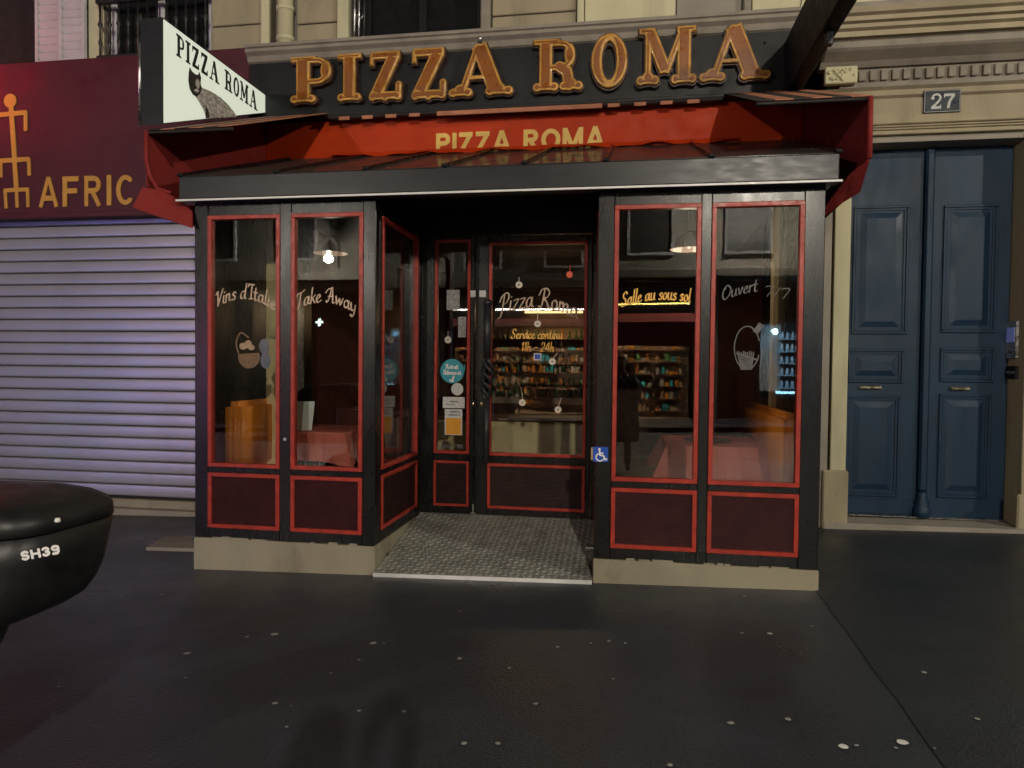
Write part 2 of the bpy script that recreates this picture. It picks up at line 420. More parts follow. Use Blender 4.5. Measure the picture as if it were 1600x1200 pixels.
def sdf(prims, PX, PY):
    D = np.full(PX.shape, 9.0)
    for p in prims:
        k = p[0]
        if k == 's':                                  # round stroke
            pts, r = p[1], p[2]
            nib = p[3] if len(p) > 3 else None
            if nib:                                   # (angle, squash): broad-nib stroke
                ca, sa = math.cos(nib[0]), math.sin(nib[0])
                U = (PX * ca + PY * sa); V = (-PX * sa + PY * ca) / nib[1]
                q = [(x * ca + y * sa, (-x * sa + y * ca) / nib[1]) for x, y in pts]
                d = np.full(PX.shape, 9.0)
                for a, b in zip(q[:-1], q[1:]): d = np.minimum(d, seg_d(U, V, a, b))
                d = (d - r) * nib[1] ** 0.5
            else:
                d = np.full(PX.shape, 9.0)
                for a, b in zip(pts[:-1], pts[1:]): d = np.minimum(d, seg_d(PX, PY, a, b))
                d = d - r
        elif k == 'b':                                # butt-ended bar a->b half width
            (ax, ay), (bx, by), hw = p[1], p[2], p[3]
            l = math.hypot(bx - ax, by - ay); ux, uy = (bx - ax) / l, (by - ay) / l
            cx, cy = (ax + bx) / 2, (ay + by) / 2
            u = np.abs((PX - cx) * ux + (PY - cy) * uy) - l / 2
            v = np.abs(-(PX - cx) * uy + (PY - cy) * ux) - hw
            d = np.minimum(np.maximum(u, v), 0) + np.hypot(np.maximum(u, 0), np.maximum(v, 0))
        elif k == 'c':
            d = np.hypot(PX - p[1], PY - p[2]) - p[3]
        elif k == 'o':                                # filled ellipse
            cx, cy, rx, ry = p[1:5]
            d = (np.hypot((PX - cx) / rx, (PY - cy) / ry) - 1) * min(rx, ry)
        elif k == '-o':
            cx, cy, rx, ry = p[1:5]
            d = (np.hypot((PX - cx) / rx, (PY - cy) / ry) - 1) * min(rx, ry)
            D = np.maximum(D, -d); continue
        elif k == '-b':
            (ax, ay), (bx, by), hw = p[1], p[2], p[3]
            l = math.hypot(bx - ax, by - ay); ux, uy = (bx - ax) / l, (by - ay) / l
            cx, cy = (ax + bx) / 2, (ay + by) / 2
            u = np.abs((PX - cx) * ux + (PY - cy) * uy) - l / 2
            v = np.abs(-(PX - cx) * uy + (PY - cy) * ux) - hw
            D = np.maximum(D, -np.maximum(u, v)); continue
        D = np.minimum(D, d)
    return D

def contours(D, x0, y0, st):
    ny, nx = D.shape
    inside = D < 0
    segs = {}
    def pt(key):
        (i, j, h) = key
        if h: a, b = D[j, i], D[j, i + 1]; t = a / (a - b); return (x0 + (i + t) * st, y0 + j * st)
        a, b = D[j, i], D[j + 1, i]; t = a / (a - b); return (x0 + i * st, y0 + (j + t) * st)
    c = inside[:-1, :-1].astype(int) + 2 * inside[:-1, 1:] + 4 * inside[1:, 1:] + 8 * inside[1:, :-1]
    js, is_ = np.nonzero((c > 0) & (c < 15))
    T = {1: [('L', 'B')], 2: [('B', 'R')], 3: [('L', 'R')], 4: [('R', 'T')], 5: [('L', 'T'), ('R', 'B')], 6: [('B', 'T')], 7: [('L', 'T')],
         8: [('T', 'L')], 9: [('T', 'B')], 10: [('T', 'R'), ('B', 'L')], 11: [('T', 'R')], 12: [('R', 'L')], 13: [('R', 'B')], 14: [('B', 'L')]}
    for j, i in zip(js.tolist(), is_.tolist()):
        K = {'B': (i, j, True), 'T': (i, j + 1, True), 'L': (i, j, False), 'R': (i + 1, j, False)}
        for a, b in T[int(c[j, i])]:
            segs.setdefault(K[a], []).append(K[b]); segs.setdefault(K[b], []).append(K[a])
    seen = set(); loops = []
    for s in segs:
        if s in seen: continue
        loop = [s]; seen.add(s); cur = s
        while True:
            nx_ = [k for k in segs[cur] if k not in seen]
            if not nx_: break
            cur = nx_[0]; seen.add(cur); loop.append(cur)
        if len(loop) > 5: loops.append([pt(k) for k in loop])
    return loops

def simplify(loop, tol):
    out = [loop[0]]
    n = len(loop)
    i = 0
    while i < n - 1:
        j = i + 2
        while j < n:
            a, b = loop[i], loop[j]
            l = math.hypot(b[0] - a[0], b[1] - a[1]) + 1e-9
            if l > 0.0 and any(abs((b[0] - a[0]) * (a[1] - q[1]) - (a[0] - q[0]) * (b[1] - a[1])) / l > tol for q in loop[i + 1:j]): break
            j += 1
        i = j - 1
        out.append(loop[i])
    if len(out) > 3 and math.hypot(out[0][0] - out[-1][0], out[0][1] - out[-1][1]) < tol: out.pop()
    return out

def glyph_mesh(name, prims, res, depth=0.0, bevel=0.0, tol=None, grow=0.0, bres=2):
    """filled mesh in the local x (right), z (up) plane, facing -y"""
    xs, ys = [], []
    for p in prims:
        if p[0] == 's':
            for x, y in p[1]: xs += [x - p[2] * 1.2, x + p[2] * 1.2]; ys += [y - p[2] * 1.2, y + p[2] * 1.2]
        elif p[0] == 'b':
            for x, y in p[1:3]: xs += [x - p[3] * 1.5, x + p[3] * 1.5]; ys += [y - p[3] * 1.5, y + p[3] * 1.5]
        elif p[0] == 'c': xs += [p[1] - p[3], p[1] + p[3]]; ys += [p[2] - p[3], p[2] + p[3]]
        elif p[0] == 'o': xs += [p[1] - p[3], p[1] + p[3]]; ys += [p[2] - p[4], p[2] + p[4]]
    pad = 3 * res + grow
    x0, x1, y0, y1 = min(xs) - pad, max(xs) + pad, min(ys) - pad, max(ys) + pad
    gx = np.arange(x0, x1 + res, res); gy = np.arange(y0, y1 + res, res)
    PX, PY = np.meshgrid(gx, gy)
    D = sdf(prims, PX, PY) - grow
    D[np.abs(D) < 1e-6] = 1e-6
    loops = [simplify(l, tol or res * 0.22) for l in contours(D, x0, y0, res)]
    cu = bpy.data.curves.new(name, 'CURVE'); cu.dimensions = '2D'; cu.fill_mode = 'BOTH'
    cu.extrude = depth / 2; cu.bevel_depth = bevel; cu.bevel_resolution = bres; cu.offset = -bevel
    if depth == 0 and bevel == 0: cu.fill_mode = 'FRONT'
    for l in loops:
        if len(l) < 3: continue
        sp = cu.splines.new('POLY'); sp.points.add(len(l) - 1)
        for q, (x, y) in zip(sp.points, l): q.co = (x, y, 0, 1)
        sp.use_cyclic_u = True
    o = bpy.data.objects.new(name + '_tmp', cu); COL.objects.link(o)
    dg = bpy.context.evaluated_depsgraph_get(); dg.update()
    me = bpy.data.meshes.new_from_object(o.evaluated_get(dg))
    bpy.data.objects.remove(o); bpy.data.curves.remove(cu)
    me.transform(Matrix.Rotation(R(90), 4, 'X'))      # x right, y up -> x right, z up, facing -y
    me.name = name
    return me

def put_mesh(name, me, mat, parent, loc, rot=None):
    me.materials.clear(); me.materials.append(mat)
    o = bpy.data.objects.new(name, me)
    place(o, parent, loc)
    if rot: o.rotation_euler = rot
    return o

def catmull(pts, n=6):
    if len(pts) < 3: return list(pts)
    P = [pts[0]] + list(pts) + [pts[-1]]
    out = []
    for i in range(1, len(P) - 2):
        p0, p1, p2, p3 = P[i - 1], P[i], P[i + 1], P[i + 2]
        for k in range(n):
            t = k / n
            out.append(tuple(0.5 * ((2 * p1[c]) + (-p0[c] + p2[c]) * t + (2 * p0[c] - 5 * p1[c] + 4 * p2[c] - p3[c]) * t * t + (-p0[c] + 3 * p1[c] - 3 * p2[c] + p3[c]) * t ** 3) for c in (0, 1)))
    out.append(tuple(pts[-1]))
    return out

def arc(cx, cy, rx, ry, a0, a1, n=14):
    return [(cx + rx * math.cos(R(a0 + (a1 - a0) * i / n)), cy + ry * math.sin(R(a0 + (a1 - a0) * i / n))) for i in range(n + 1)]

# sign-writer's script, x-height 0.5, ascender 1
HS = {
 'a': (.56, [[(.42, .42), (.26, .5), (.08, .34), (.08, .1), (.2, .0), (.34, .1), (.42, .42)], [(.43, .5), (.42, .12), (.54, .02)]]),
 'c': (.44, [[(.38, .4), (.24, .5), (.08, .34), (.09, .1), (.24, .0), (.42, .1)]]),
 'd': (.58, [[(.42, .42), (.26, .5), (.08, .34), (.08, .1), (.2, .0), (.34, .1), (.42, .42)], [(.46, 1.0), (.42, .12), (.54, .02)]]),
 'e': (.46, [[(.08, .22), (.3, .3), (.34, .42), (.24, .5), (.08, .34), (.09, .1), (.24, .0), (.44, .12)]]),
 'h': (.56, [[(.12, 1.0), (.08, .0)], [(.1, .3), (.26, .5), (.38, .42), (.36, .1), (.5, .02)]]),
 'i': (.24, [[(.1, .5), (.08, .1), (.2, .02)], [(.11, .7), (.12, .72)]]),
 'k': (.5, [[(.12, 1.0), (.08, .0)], [(.4, .5), (.12, .24)], [(.2, .3), (.44, .0)]]),
 'l': (.26, [[(.14, 1.0), (.08, .12), (.22, .02)]]),
 'm': (.82, [[(.08, .5), (.08, .0)], [(.08, .3), (.24, .5), (.34, .4), (.34, .0)], [(.34, .3), (.5, .5), (.62, .4), (.62, .1), (.76, .02)]]),
 'n': (.56, [[(.08, .5), (.08, .0)], [(.08, .3), (.24, .5), (.36, .4), (.36, .1), (.5, .02)]]),
 'o': (.5, [[(.25, .5), (.08, .36), (.08, .12), (.22, .0), (.38, .12), (.4, .36), (.25, .5)]]),
 'r': (.4, [[(.08, .5), (.08, .0)], [(.08, .28), (.2, .48), (.34, .46)]]),
 's': (.4, [[(.34, .42), (.22, .5), (.09, .4), (.2, .27), (.33, .14), (.22, .0), (.04, .07)]]),
 't': (.36, [[(.14, .82), (.12, .12), (.24, .0), (.32, .06)], [(.0, .52), (.3, .52)]]),
 'u': (.56, [[(.08, .5), (.08, .12), (.2, .0), (.36, .12), (.4, .5)], [(.4, .5), (.4, .1), (.52, .02)]]),
 'v': (.46, [[(.04, .5), (.2, .02), (.38, .5)]]),
 'w': (.7, [[(.04, .5), (.16, .02), (.32, .42), (.46, .02), (.62, .5)]]),
 'y': (.52, [[(.06, .5), (.1, .14), (.24, .06), (.38, .2)], [(.42, .5), (.38, .0), (.26, -.34), (.1, -.26)]]),
 'z': (.46, [[(.06, .48), (.38, .48), (.08, .02), (.42, .02)]]),
 'A': (.86, [[(.1, .1), (.2, .02), (.34, .3), (.5, 1.0), (.6, .5), (.66, .06), (.82, .06)], [(.02, .62), (.2, .86), (.46, .92)], [(.26, .4), (.66, .44)]]),
 'D': (.7, [[(.16, 1.0), (.14, .0)], [(.14, .98), (.48, .9), (.6, .5), (.46, .1), (.14, .02)]]),
 'I': (.4, [[(.2, 1.0), (.18, .1)], [(.02, .96), (.38, 1.0)], [(.04, .02), (.34, .06)]]),
 'O': (.8, [[(.4, 1.0), (.12, .78), (.08, .3), (.34, .0), (.66, .24), (.7, .7), (.4, 1.0)], [(.4, 1.0), (.2, .9), (.26, .74)]]),
 'P': (.7, [[(.3, .92), (.24, .3), (.14, -.12), (-.04, -.14)], [(.0, .66), (.14, .92), (.46, 1.0), (.64, .8), (.5, .5), (.28, .46)]]),
 'R': (.86, [[(.34, .92), (.28, .3), (.18, .02), (.02, .06)], [(.0, .62), (.16, .92), (.5, 1.0), (.68, .8), (.54, .54), (.32, .5), (.56, .3), (.7, .04), (.86, .06)]]),
 'S': (.66, [[(.58, .82), (.44, 1.0), (.2, .88), (.22, .62), (.46, .42), (.46, .12), (.22, .0), (.02, .14), (.1, .28)]]),
 'T': (.66, [[(.34, .92), (.3, .2), (.2, .0)], [(.0, .78), (.12, .94), (.4, .9), (.64, 1.0)]]),
 'V': (.62, [[(.0, .84), (.12, .98), (.2, .6), (.26, .02), (.4, .5), (.58, 1.0)]]),
 '1': (.34, [[(.06, .72), (.2, .9), (.18, .02)]]),
 '2': (.56, [[(.08, .7), (.2, .92), (.42, .86), (.42, .56), (.08, .04), (.48, .04)]]),
 '4': (.56, [[(.36, .0), (.38, .92), (.04, .28), (.5, .28)]]),
 '7': (.5, [[(.04, .8), (.1, .9), (.46, .9), (.2, .0)]]),
 '-': (.4, [[(.04, .4), (.32, .4)]]),
 '/': (.4, [[(.04, -.05), (.34, .95)]]),
 "'": (.18, [[(.1, 1.0), (.06, .8)]]),
 ' ': (.34, []),
}
def script_prims(text, x0, x1, zb, h, arch, r=0.045, slope=0.0, shear=0.12):
    """lettering fitted from x0 to x1 (local metres), arched by `arch` metres in the middle"""
    adv = sum(HS[c][0] for c in text)
    k = (x1 - x0) / adv
    pr = []; x = 0
    for c in text:
        a, strokes = HS[c]
        for s in strokes:
            q = []
            for u, v in catmull(s, 5):
                X = (x + u + shear * v)
                t = X / adv
                q.append((x0 + X * k, zb + v * h + arch * 4 * t * (1 - t) + slope * t))
            pr.append(('s', q, r * h * 1.25, (R(35), 0.5)))
        x += a
    return pr

# plain capitals, unit height, stroke half-width w
def sans(ch, w):
    b = lambda a, c: ('b', a, c, w)
    if ch == 'P': return .72, [b((w, 0), (w, 1)), b((w, 1 - w), (.42, 1 - w)), b((w, .42 + w), (.42, .42 + w)), ('s', arc(.42, .71, .29 - w, .29 - w, -90, 90), w)]
    if ch == 'R': return .76, [b((w, 0), (w, 1)), b((w, 1 - w), (.42, 1 - w)), b((w, .42 + w), (.42, .42 + w)), ('s', arc(.42, .71, .29 - w, .29 - w, -90, 90), w), b((.36, .46), (.66, 0))]
    if ch == 'I': return 2 * w + .0, [b((w, 0), (w, 1))]
    if ch == 'Z': return .74, [b((.02, 1 - w), (.7, 1 - w)), b((0, w), (.72, w)), b((.6, 1 - w), (.12, w))]
    if ch == 'A': return .92, [b((w * .9, 0), (.46, 1)), b((.92 - w * .9, 0), (.46, 1)), b((.22, .3), (.7, .3))]
    if ch == 'O': return .92, [('s', arc(.46, .5, .46 - w, .5 - w, 0, 360, 30), w)]
    if ch == 'M': return .98, [b((w, 0), (w, 1)), b((.98 - w, 0), (.98 - w, 1)), b((w * 1.2, .96), (.49, .08)), b((.98 - w * 1.2, .96), (.49, .08))]
    if ch == 'F': return .62, [b((w, 0), (w, 1)), b((0, 1 - w), (.6, 1 - w)), b((0, .52), (.54, .52))]
    if ch == 'C': return .8, [('s', arc(.42, .5, .42 - w, .5 - w, 52, 308, 24), w)]
    if ch == 'H': return .86, [b((w, 0), (w, 1)), b((.86 - w, 0), (.86 - w, 1)), b((w, .5), (.86 - w, .5))]
    if ch == 'N': return .84, [b((w, 0), (w, 1)), b((.84 - w, 0), (.84 - w, 1)), b((w, .95), (.84 - w, .05))]
    if ch == 'T': return .76, [b((0, 1 - w), (.76, 1 - w)), b((.38, 0), (.38, 1))]
    if ch == 'S': return .72, [('s', arc(.36, .75 - w / 2, .32 - w / 2, .25 - w / 2, 25, 260, 12) + arc(.36, .25 + w / 2, .32 - w / 2, .25 - w / 2, 90, -155, 12), w)]
    if ch == '3': return .7, [('s', arc(.34, .75 - w / 2, .3 - w / 2, .25 - w / 2, 155, -90, 12), w), ('s', arc(.34, .25 + w / 2, .32 - w / 2, .25 - w / 2, 90, -155, 12), w)]
    if ch == '9': return .72, [('s', arc(.36, .68, .32 - w / 2, .32 - w, 0, 360, 18), w), ('s', [(.68 - w / 2, .68), (.66 - w / 2, .3), (.5, w), (.12, w)], w)]
    if ch == 'D': return .8, [b((w, 0), (w, 1)), ('s', [(w, 1 - w)] + arc(.36, .5, .44 - w, .5 - w, 90, -90, 14) + [(w, w)], w)]
    if ch == ' ': return .4, []
    return .5, []

def slab(ch, tusc):
    """fat slab-serif capitals, unit height; tusc: forked Tuscan feet"""
    def foot(cx, hw=.13, s=.2):
        if tusc: return [('c', cx - s * .8, .085, .085), ('c', cx + s * .8, .085, .085), ('b', (cx - s * .8, .075), (cx + s * .8, .075), .055), ('c', cx, .13, .11)]
        return [('b', (cx - s - .04, .045), (cx + s + .04, .045), .045)]
    def top(x0, x1): return [('b', (x0, .945), (x1, .945), .055)]
    def stem(cx, hw): return [('b', (cx, .05), (cx, .96), hw)]
    bowl = [('s', [(.3, .91), (.5, .91)] + arc(.52, .68, .2, .23, 80, -80, 10) + [(.5, .45), (.3, .45)], .055), ('o', .69, .68, .1, .21)]
    if ch == 'P': return .8, stem(.26, .125) + foot(.26) + top(.02, .5) + bowl
    if ch == 'I': return .52, stem(.26, .125) + foot(.26) + top(.01, .51)
    if ch == 'R': return .94, stem(.24, .12) + foot(.24) + top(.0, .5) + bowl + [('s', [(.5, .46), (.64, .36), (.68, .1)], .105)] + foot(.72, s=.17)
    if ch == 'Z':
        p = [('b', (.08, .91), (.72, .91), .08), ('b', (.6, .9), (.2, .12), .13), ('b', (.09, .7), (.09, .95), .045), ('b', (.06, .09), (.72, .09), .08)]
        if tusc: p += [('c', .7, .3, .075), ('b', (.7, .1), (.7, .3), .065), ('c', .12, .07, .085), ('c', .4, .04, .07), ('c', .68, .07, .085)]
        else: p += [('b', (.71, .05), (.71, .3), .045)]
        return .82, p
    if ch == 'A':
        p = [('b', (.22, .06), (.5, .96), .055), ('b', (.52, .97), (.84, .06), .135), ('b', (.3, .36), (.7, .36), .035), ('c', .52, .93, .07)]
        return 1.08, p + foot(.2, s=.16) + foot(.88, s=.2)
    if ch == 'O': return .74, [('o', .37, .5, .36, .5), ('-o', .37, .5, .15, .36)]
    if ch == 'M': return 1.1, stem(.18, .055) + foot(.18, s=.17) + stem(.86, .125) + foot(.86) + top(.0, .3) + top(.72, 1.08) + [('b', (.2, .95), (.52, .22), .115), ('b', (.52, .2), (.82, .95), .055)]
    return .45, []

def scale_prims(prims, k, dx=0.0, dz=0.0, kx=None, shx=0.0, shz=0.0):
    kx = kx or k
    f = lambda q: (dx + q[0] * kx + shx * q[1] * k, dz + q[1] * k + shz * q[0] * kx)
    out = []
    for p in prims:
        if p[0] == 's': out.append(('s', [f(q) for q in p[1]], p[2] * (k + kx) / 2) + tuple(p[3:]))
        elif p[0] in ('b', '-b'): out.append((p[0], f(p[1]), f(p[2]), p[3] * (kx if abs(p[1][0] - p[2][0]) < abs(p[1][1] - p[2][1]) else k)))
        elif p[0] == 'c': out.append(('o', *f((p[1], p[2])), p[3] * kx, p[3] * k))
        else: out.append((p[0], *f((p[1], p[2])), p[3] * kx, p[4] * k))
    return out

def line_prims(text, font, h, width=None, gap=0.1, **kw):
    g = []; x = 0
    for c in text:
        a, p = font(c); g.append((x, p)); x += a + gap
    x -= gap
    kx = (width / x) if width else h
    out = []
    for ox, p in g: out += scale_prims(p, h, ox * kx, 0, kx)
    return out

# ================================================================== THE SETTING
def sheet(name, x0, x1, y0, y1, dz, mat, nx=2):
    bm = bmesh.new()
    v = [bm.verts.new((x, y, gz(x) + dz)) for x, y in ((x0, y0), (x1, y0), (x1, y1), (x0, y1))]
    bm.faces.new(v)
    o = from_bm(name, bm, mat)
    return tag(o, kind='structure')

sheet('ground', -400, 400, -400, 400, -0.16, M['road'])
sheet('road', -60, 60, -8.6, -2.0, -0.15, M['road'])
pave = sheet('pavement', -60, 60, -1.85, 7.75, 0.0, M['asphalt'])
bm = bmesh.new()
for x in range(-30, 30):
    add_box(bm, x + 0.006, x + 0.994, -2.0, -1.85, gz(x + .5) - 0.3, gz(x + .5) + 0.004, 0.012)
tag(from_bm('kerb', bm, M['granite']), kind='structure')
sheet('far_pavement', -60, 60, -12, -8.6, -0.02, M['asphalt'])
# newer, darker asphalt laid to the right of the terrace; a ragged joint
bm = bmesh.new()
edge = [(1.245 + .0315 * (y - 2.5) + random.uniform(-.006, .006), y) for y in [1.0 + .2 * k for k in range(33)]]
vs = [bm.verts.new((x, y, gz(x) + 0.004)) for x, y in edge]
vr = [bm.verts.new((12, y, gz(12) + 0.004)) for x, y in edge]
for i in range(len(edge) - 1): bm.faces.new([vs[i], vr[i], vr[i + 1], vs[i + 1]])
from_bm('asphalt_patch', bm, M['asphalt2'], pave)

# trodden chewing-gum spots and pale specks on the pavement
def ground_pt(px, py):
    d = FW + RT * ((px - 800) / FPX) + UP * ((600 - py) / FPX)
    t = CAMZ / (GS * d.x - d.z)
    return Vector((0, 0, CAMZ)) + d * t
gums = [(386, 996, 9), (429, 992, 12), (292, 1022, 10), (583, 1006, 12), (600, 1006, 5), (718, 1030, 11), (718, 956, 7), (561, 1032, 7), (517, 1053, 6),
        (430, 1100, 11), (561, 1112, 8), (631, 1113, 8), (725, 1163, 12), (778, 1163, 9), (796, 1045, 8), (871, 1012, 7), (923, 1006, 7), (951, 1003, 8), (977, 1006, 7),
        (837, 1101, 9), (958, 1062, 6), (1159, 990, 8), (1203, 991, 10), (1269, 979, 6), (1163, 932, 6), (1142, 1131, 12), (1231, 1125, 11), (1318, 1168, 16), (1338, 1166, 9),
        (1410, 1161, 18), (1400, 1170, 7), (1444, 1053, 9), (1527, 1126, 7), (1047, 1197, 10), (290, 1060, 5), (253, 930, 6), (190, 931, 5), (252, 922, 4), (455, 1104, 4), (448, 1137, 7), (1516, 887, 4), (1460, 1172, 4), (92, 1074, 5)]
for px, py, s in gums:
    c = ground_pt(px, py)
    d = (c - Vector((0, 0, CAMZ))).length
    r = s * 0.30 * d / FPX
    bm = bmesh.new()
    n = 11; ang = random.uniform(0, 6.28); el = random.uniform(1.0, 1.6)
    dz = 0.009 if c.x > 1.2 else 0.005
    ring = []
    for k in range(n):
        a = k * 2 * math.pi / n; rr = r * random.uniform(0.88, 1.1)
        u, v = rr * el * math.cos(a), rr * 1.25 * math.sin(a)
        x = c.x + u * math.cos(ang) - v * math.sin(ang); y = c.y + u * math.sin(ang) + v * math.cos(ang)
        ring.append(bm.verts.new((x, y, gz(x) + dz)))
    top = bm.verts.new((c.x, c.y, gz(c.x) + dz + 0.001))
    for k in range(n): bm.faces.new([ring[k], ring[(k + 1) % n], top])
    from_bm('gum_spot', bm, M['white_paint'] if s >= 16 else M['gum'], pave)

# ================================================================== APARTMENT BUILDING behind the terrace
YW = 7.3
bld = empty('apartment_building', (-1, YW, 0), 'cream stone Paris apartment building front behind the terrace and around the blue door', 'building')
def wall(x0, x1, z0, z1, mat='stone', y0=YW, y1=YW + 0.4, name='wall', bev=0.006):
    return box(name, x0, x1, y0, y1, z0, z1, M[mat], bld, bev)
ZT = 8.2
def ashlar(x0, x1, z0, joints, mat='stone', proud=0.03):
    """stone blocks with recessed joints between the given heights"""
    zs = [z0] + joints + [ZT]
    wall(x0, x1, z0, ZT, 'joint', YW, YW + 0.4, 'wall')
    for a, b in zip(zs[:-1], zs[1:]):
        box('stone_block', x0 + 0.004, x1 - 0.004, YW - proud, YW - 0.001, a + 0.008, b - 0.008, M[mat], bld, 0.012)
# ground-floor piers and lintels
wall(-4.15, -3.50, -0.2, 4.1, 'stone_grey', YW + .12, YW + .5)
wall(1.36, 1.93, -0.1, 3.84, 'stone_grey')
wall(-12, 1.36, 3.3, 4.1, 'stone_grey', YW + .12, YW + .5)
# far left: dark window, louvred shutters
wall(-9.6, -7.6, 4.9, ZT, 'stone', YW, YW + .4)
box('window_recess', -7.6, -6.8, YW + .1, YW + .3, 4.9, ZT, M['dark_void'], bld)
wall(-7.62, -6.80, 4.8, 4.98, 'stone_grey')
for k, (xa, xb) in enumerate(((-6.79, -6.455), (-6.45, -6.125))):
    sh = empty('window_shutter', ((xa + xb) / 2, YW, 4.98), parent=bld)
    yo = YW - 0.05 - 0.03 * k
    bm = bmesh.new()
    add_box(bm, xa, xa + .035, yo, yo + .04, 4.98, 6.6); add_box(bm, xb - .035, xb, yo, yo + .04, 4.98, 6.6)
    add_box(bm, xa + .035, xb - .035, yo, yo + .04, 4.98, 5.05)
    from_bm('shutter_frame', bm, M['white_shutter'], sh)
    lo = None
    for i in range(17):
        z = 5.06 + i * 0.09
        if lo is None:
            bm = bmesh.new()
            add_poly(bm, [(xa + .036, yo + .036, z), (xa + .036, yo + .03, z + .006), (xa + .036, yo + .002, z + .094 - .02), (xa + .036, yo + .008, z + .066)], (xb - xa - .072, 0, 0))
            lo = from_bm('louvre', bm, M['white_shutter'], sh); l0 = lo.location.copy(); w0 = WL[lo.name]
        else:
            c = lo.copy(); COL.objects.link(c); c.location = l0 + Vector((0, 0, i * 0.09)); WL[c.name] = w0 + Vector((0, 0, i * .09))
wall(-6.8, -6.12, 4.9, ZT, 'stone_grey', YW + .02, YW + .4)
ashlar(-6.12, -5.925, 4.9, [6.4], 'stone_pale')
# balcony window with iron guard
box('window_recess', -5.92, -4.6, YW + .12, YW + .3, 4.7, ZT, M['dark_void'], bld)
wn = empty('window', (-5.26, YW + .1, 4.9), parent=bld)
ring_frame('window_frame', -5.9, -4.62, 4.9, 8.0, .07, YW + .06, YW + .11, M['white_shutter'], wn)
box('window_mullion', -5.3, -5.22, YW + .05, YW + .10, 4.97, 7.93, M['white_shutter'], wn)
box('window_pane', -5.83, -5.3, YW + .085, YW + .091, 4.97, 7.93, M['glass'], wn, 0)
box('window_pane', -5.22, -4.69, YW + .085, YW + .091, 4.97, 7.93, M['glass'], wn, 0)
rail = empty('balcony_railing', (-5.26, YW - .1, 4.95), parent=bld)
box('handrail', -5.94, -4.58, YW - .14, YW - .08, 5.60, 5.66, M['iron'], rail)
box('lower_rail', -5.94, -4.58, YW - .125, YW - .095, 5.0, 5.03, M['iron'], rail)
for i in range(12):
    x = -5.9 + i * 0.117
    lathe('baluster', (x, YW - .11, 5.03), [(.012, 0), (.012, .1), (.024, .14), (.012, .18), (.011, .3), (.03, .34), (.012, .38), (.012, .57)], M['iron'], rail, 6)
# cream piers, drain pipe, panels
ashlar(-4.6, -3.99, 4.85, [5.30, 5.95], 'stone')
ashlar(-4.0, -3.9, 4.85, [6.9], 'stone_pale', 0.06)
wall(-3.9, -3.59, 4.7, ZT, 'stone_grey', YW + .1, YW + .4)
dp = empty('drain_pipe', (-3.73, YW, 4.85), parent=bld)
tube('pipe', [(-3.73, YW + .0, 4.86), (-3.73, YW + .0, ZT)], .085, M['stone_pale'], dp, 14)
for z in (4.98, 5.10, 5.42, 5.9, 6.5):
    lathe('pipe_collar', (-3.73, YW + .0, z), [(.088, 0), (.1, .01), (.1, .04), (.088, .05)], M['stone_pale'], dp, 14)
ashlar(-3.59, -3.13, 4.85, [5.26, 5.9], 'stone')
ashlar(-3.12, -2.985, 4.85, [7.2], 'stone_pale', 0.07)
# tall dark window with guard at its left edge
box('window_recess', -2.98, -1.56, YW + .14, YW + .3, 4.7, ZT, M['dark_void'], bld)
wn = empty('window', (-2.25, YW + .1, 4.85), parent=bld)
ring_frame('window_frame', -2.84, -1.57, 4.88, 8.0, .05, YW + .07, YW + .13, M['black_matt'], wn)
box('window_mullion', -2.25, -2.17, YW + .065, YW + .125, 4.93, 7.95, M['black_matt'], wn)
box('window_pane', -2.79, -2.25, YW + .095, YW + .101, 4.93, 7.95, M['glass'], wn, 0)
box('window_pane', -2.17, -1.62, YW + .095, YW + .101, 4.93, 7.95, M['glass'], wn, 0)
gd = empty('window_guard', (-2.9, YW, 4.9), parent=bld)
for x in (-2.95, -2.90, -2.84):
    tube('guard_bar', [(x, YW + .02, 4.88), (x, YW + .02, 6.0)], .012, M['steel'] if x < -2.86 else M['iron'], gd, 6)
for z in (5.05, 5.28, 5.5):
    tube('guard_scroll', [(-2.94, YW + .02, z), (-2.91, YW + .0, z + .05), (-2.87, YW + .02, z + .02), (-2.85, YW + .02, z + .08)], .009, M['steel'], gd, 6)
ashlar(-1.56, -1.45, 4.85, [7.2], 'moulding', 0.06)
ashlar(-1.44, -0.57, 4.85, [5.20, 5.72, 6.3], 'stone')
# pale rendered bays
ashlar(-0.565, -0.49, 4.85, [7.3], 'stone_pale', 0.07)
ashlar(-0.49, 0.415, 4.85, [7.3], 'stone_pale', 0.02)
ashlar(0.42, 1.045, 4.85, [7.3], 'stone_grey', -0.06 + 0.07)
ashlar(1.05, 1.13, 4.85, [7.3], 'moulding', 0.07)
ashlar(1.135, 1.95, 4.85, [7.3], 'stone_pale', 0.03)
# a dead wire on the pale bay
tube('wire', [at(1298 - 55, 28, YW - .04), at(1303 - 55, 20, YW - .04), at(1306 - 55, 8, YW - .04), at(1310 - 55, -10, YW - .04)], .004, M['iron'], bld, 5)
lathe('wire_box', at(1243, 30, YW - .05), [(.02, -.02), (.03, 0), (.02, .02)], M['iron'], bld, 8)
# string course over the shop front
def moulding(name, x0, x1, prof, mat, parent, y0):
    bm = bmesh.new()
    add_poly(bm, [(x0, y0 - p, z) for p, z in prof] + [(x0, y0 + .02, prof[-1][1]), (x0, y0 + .02, prof[0][1])], (x1 - x0, 0, 0))
    return from_bm(name, bm, M[mat], parent)
moulding('string_course', -3.98, 1.78, [(.30, 4.71), (.32, 4.74), (.34, 4.75), (.36, 4.80), (.40, 4.83), (.40, 4.86), (.42, 4.87), (.42, 4.90)], 'moulding', bld, YW)
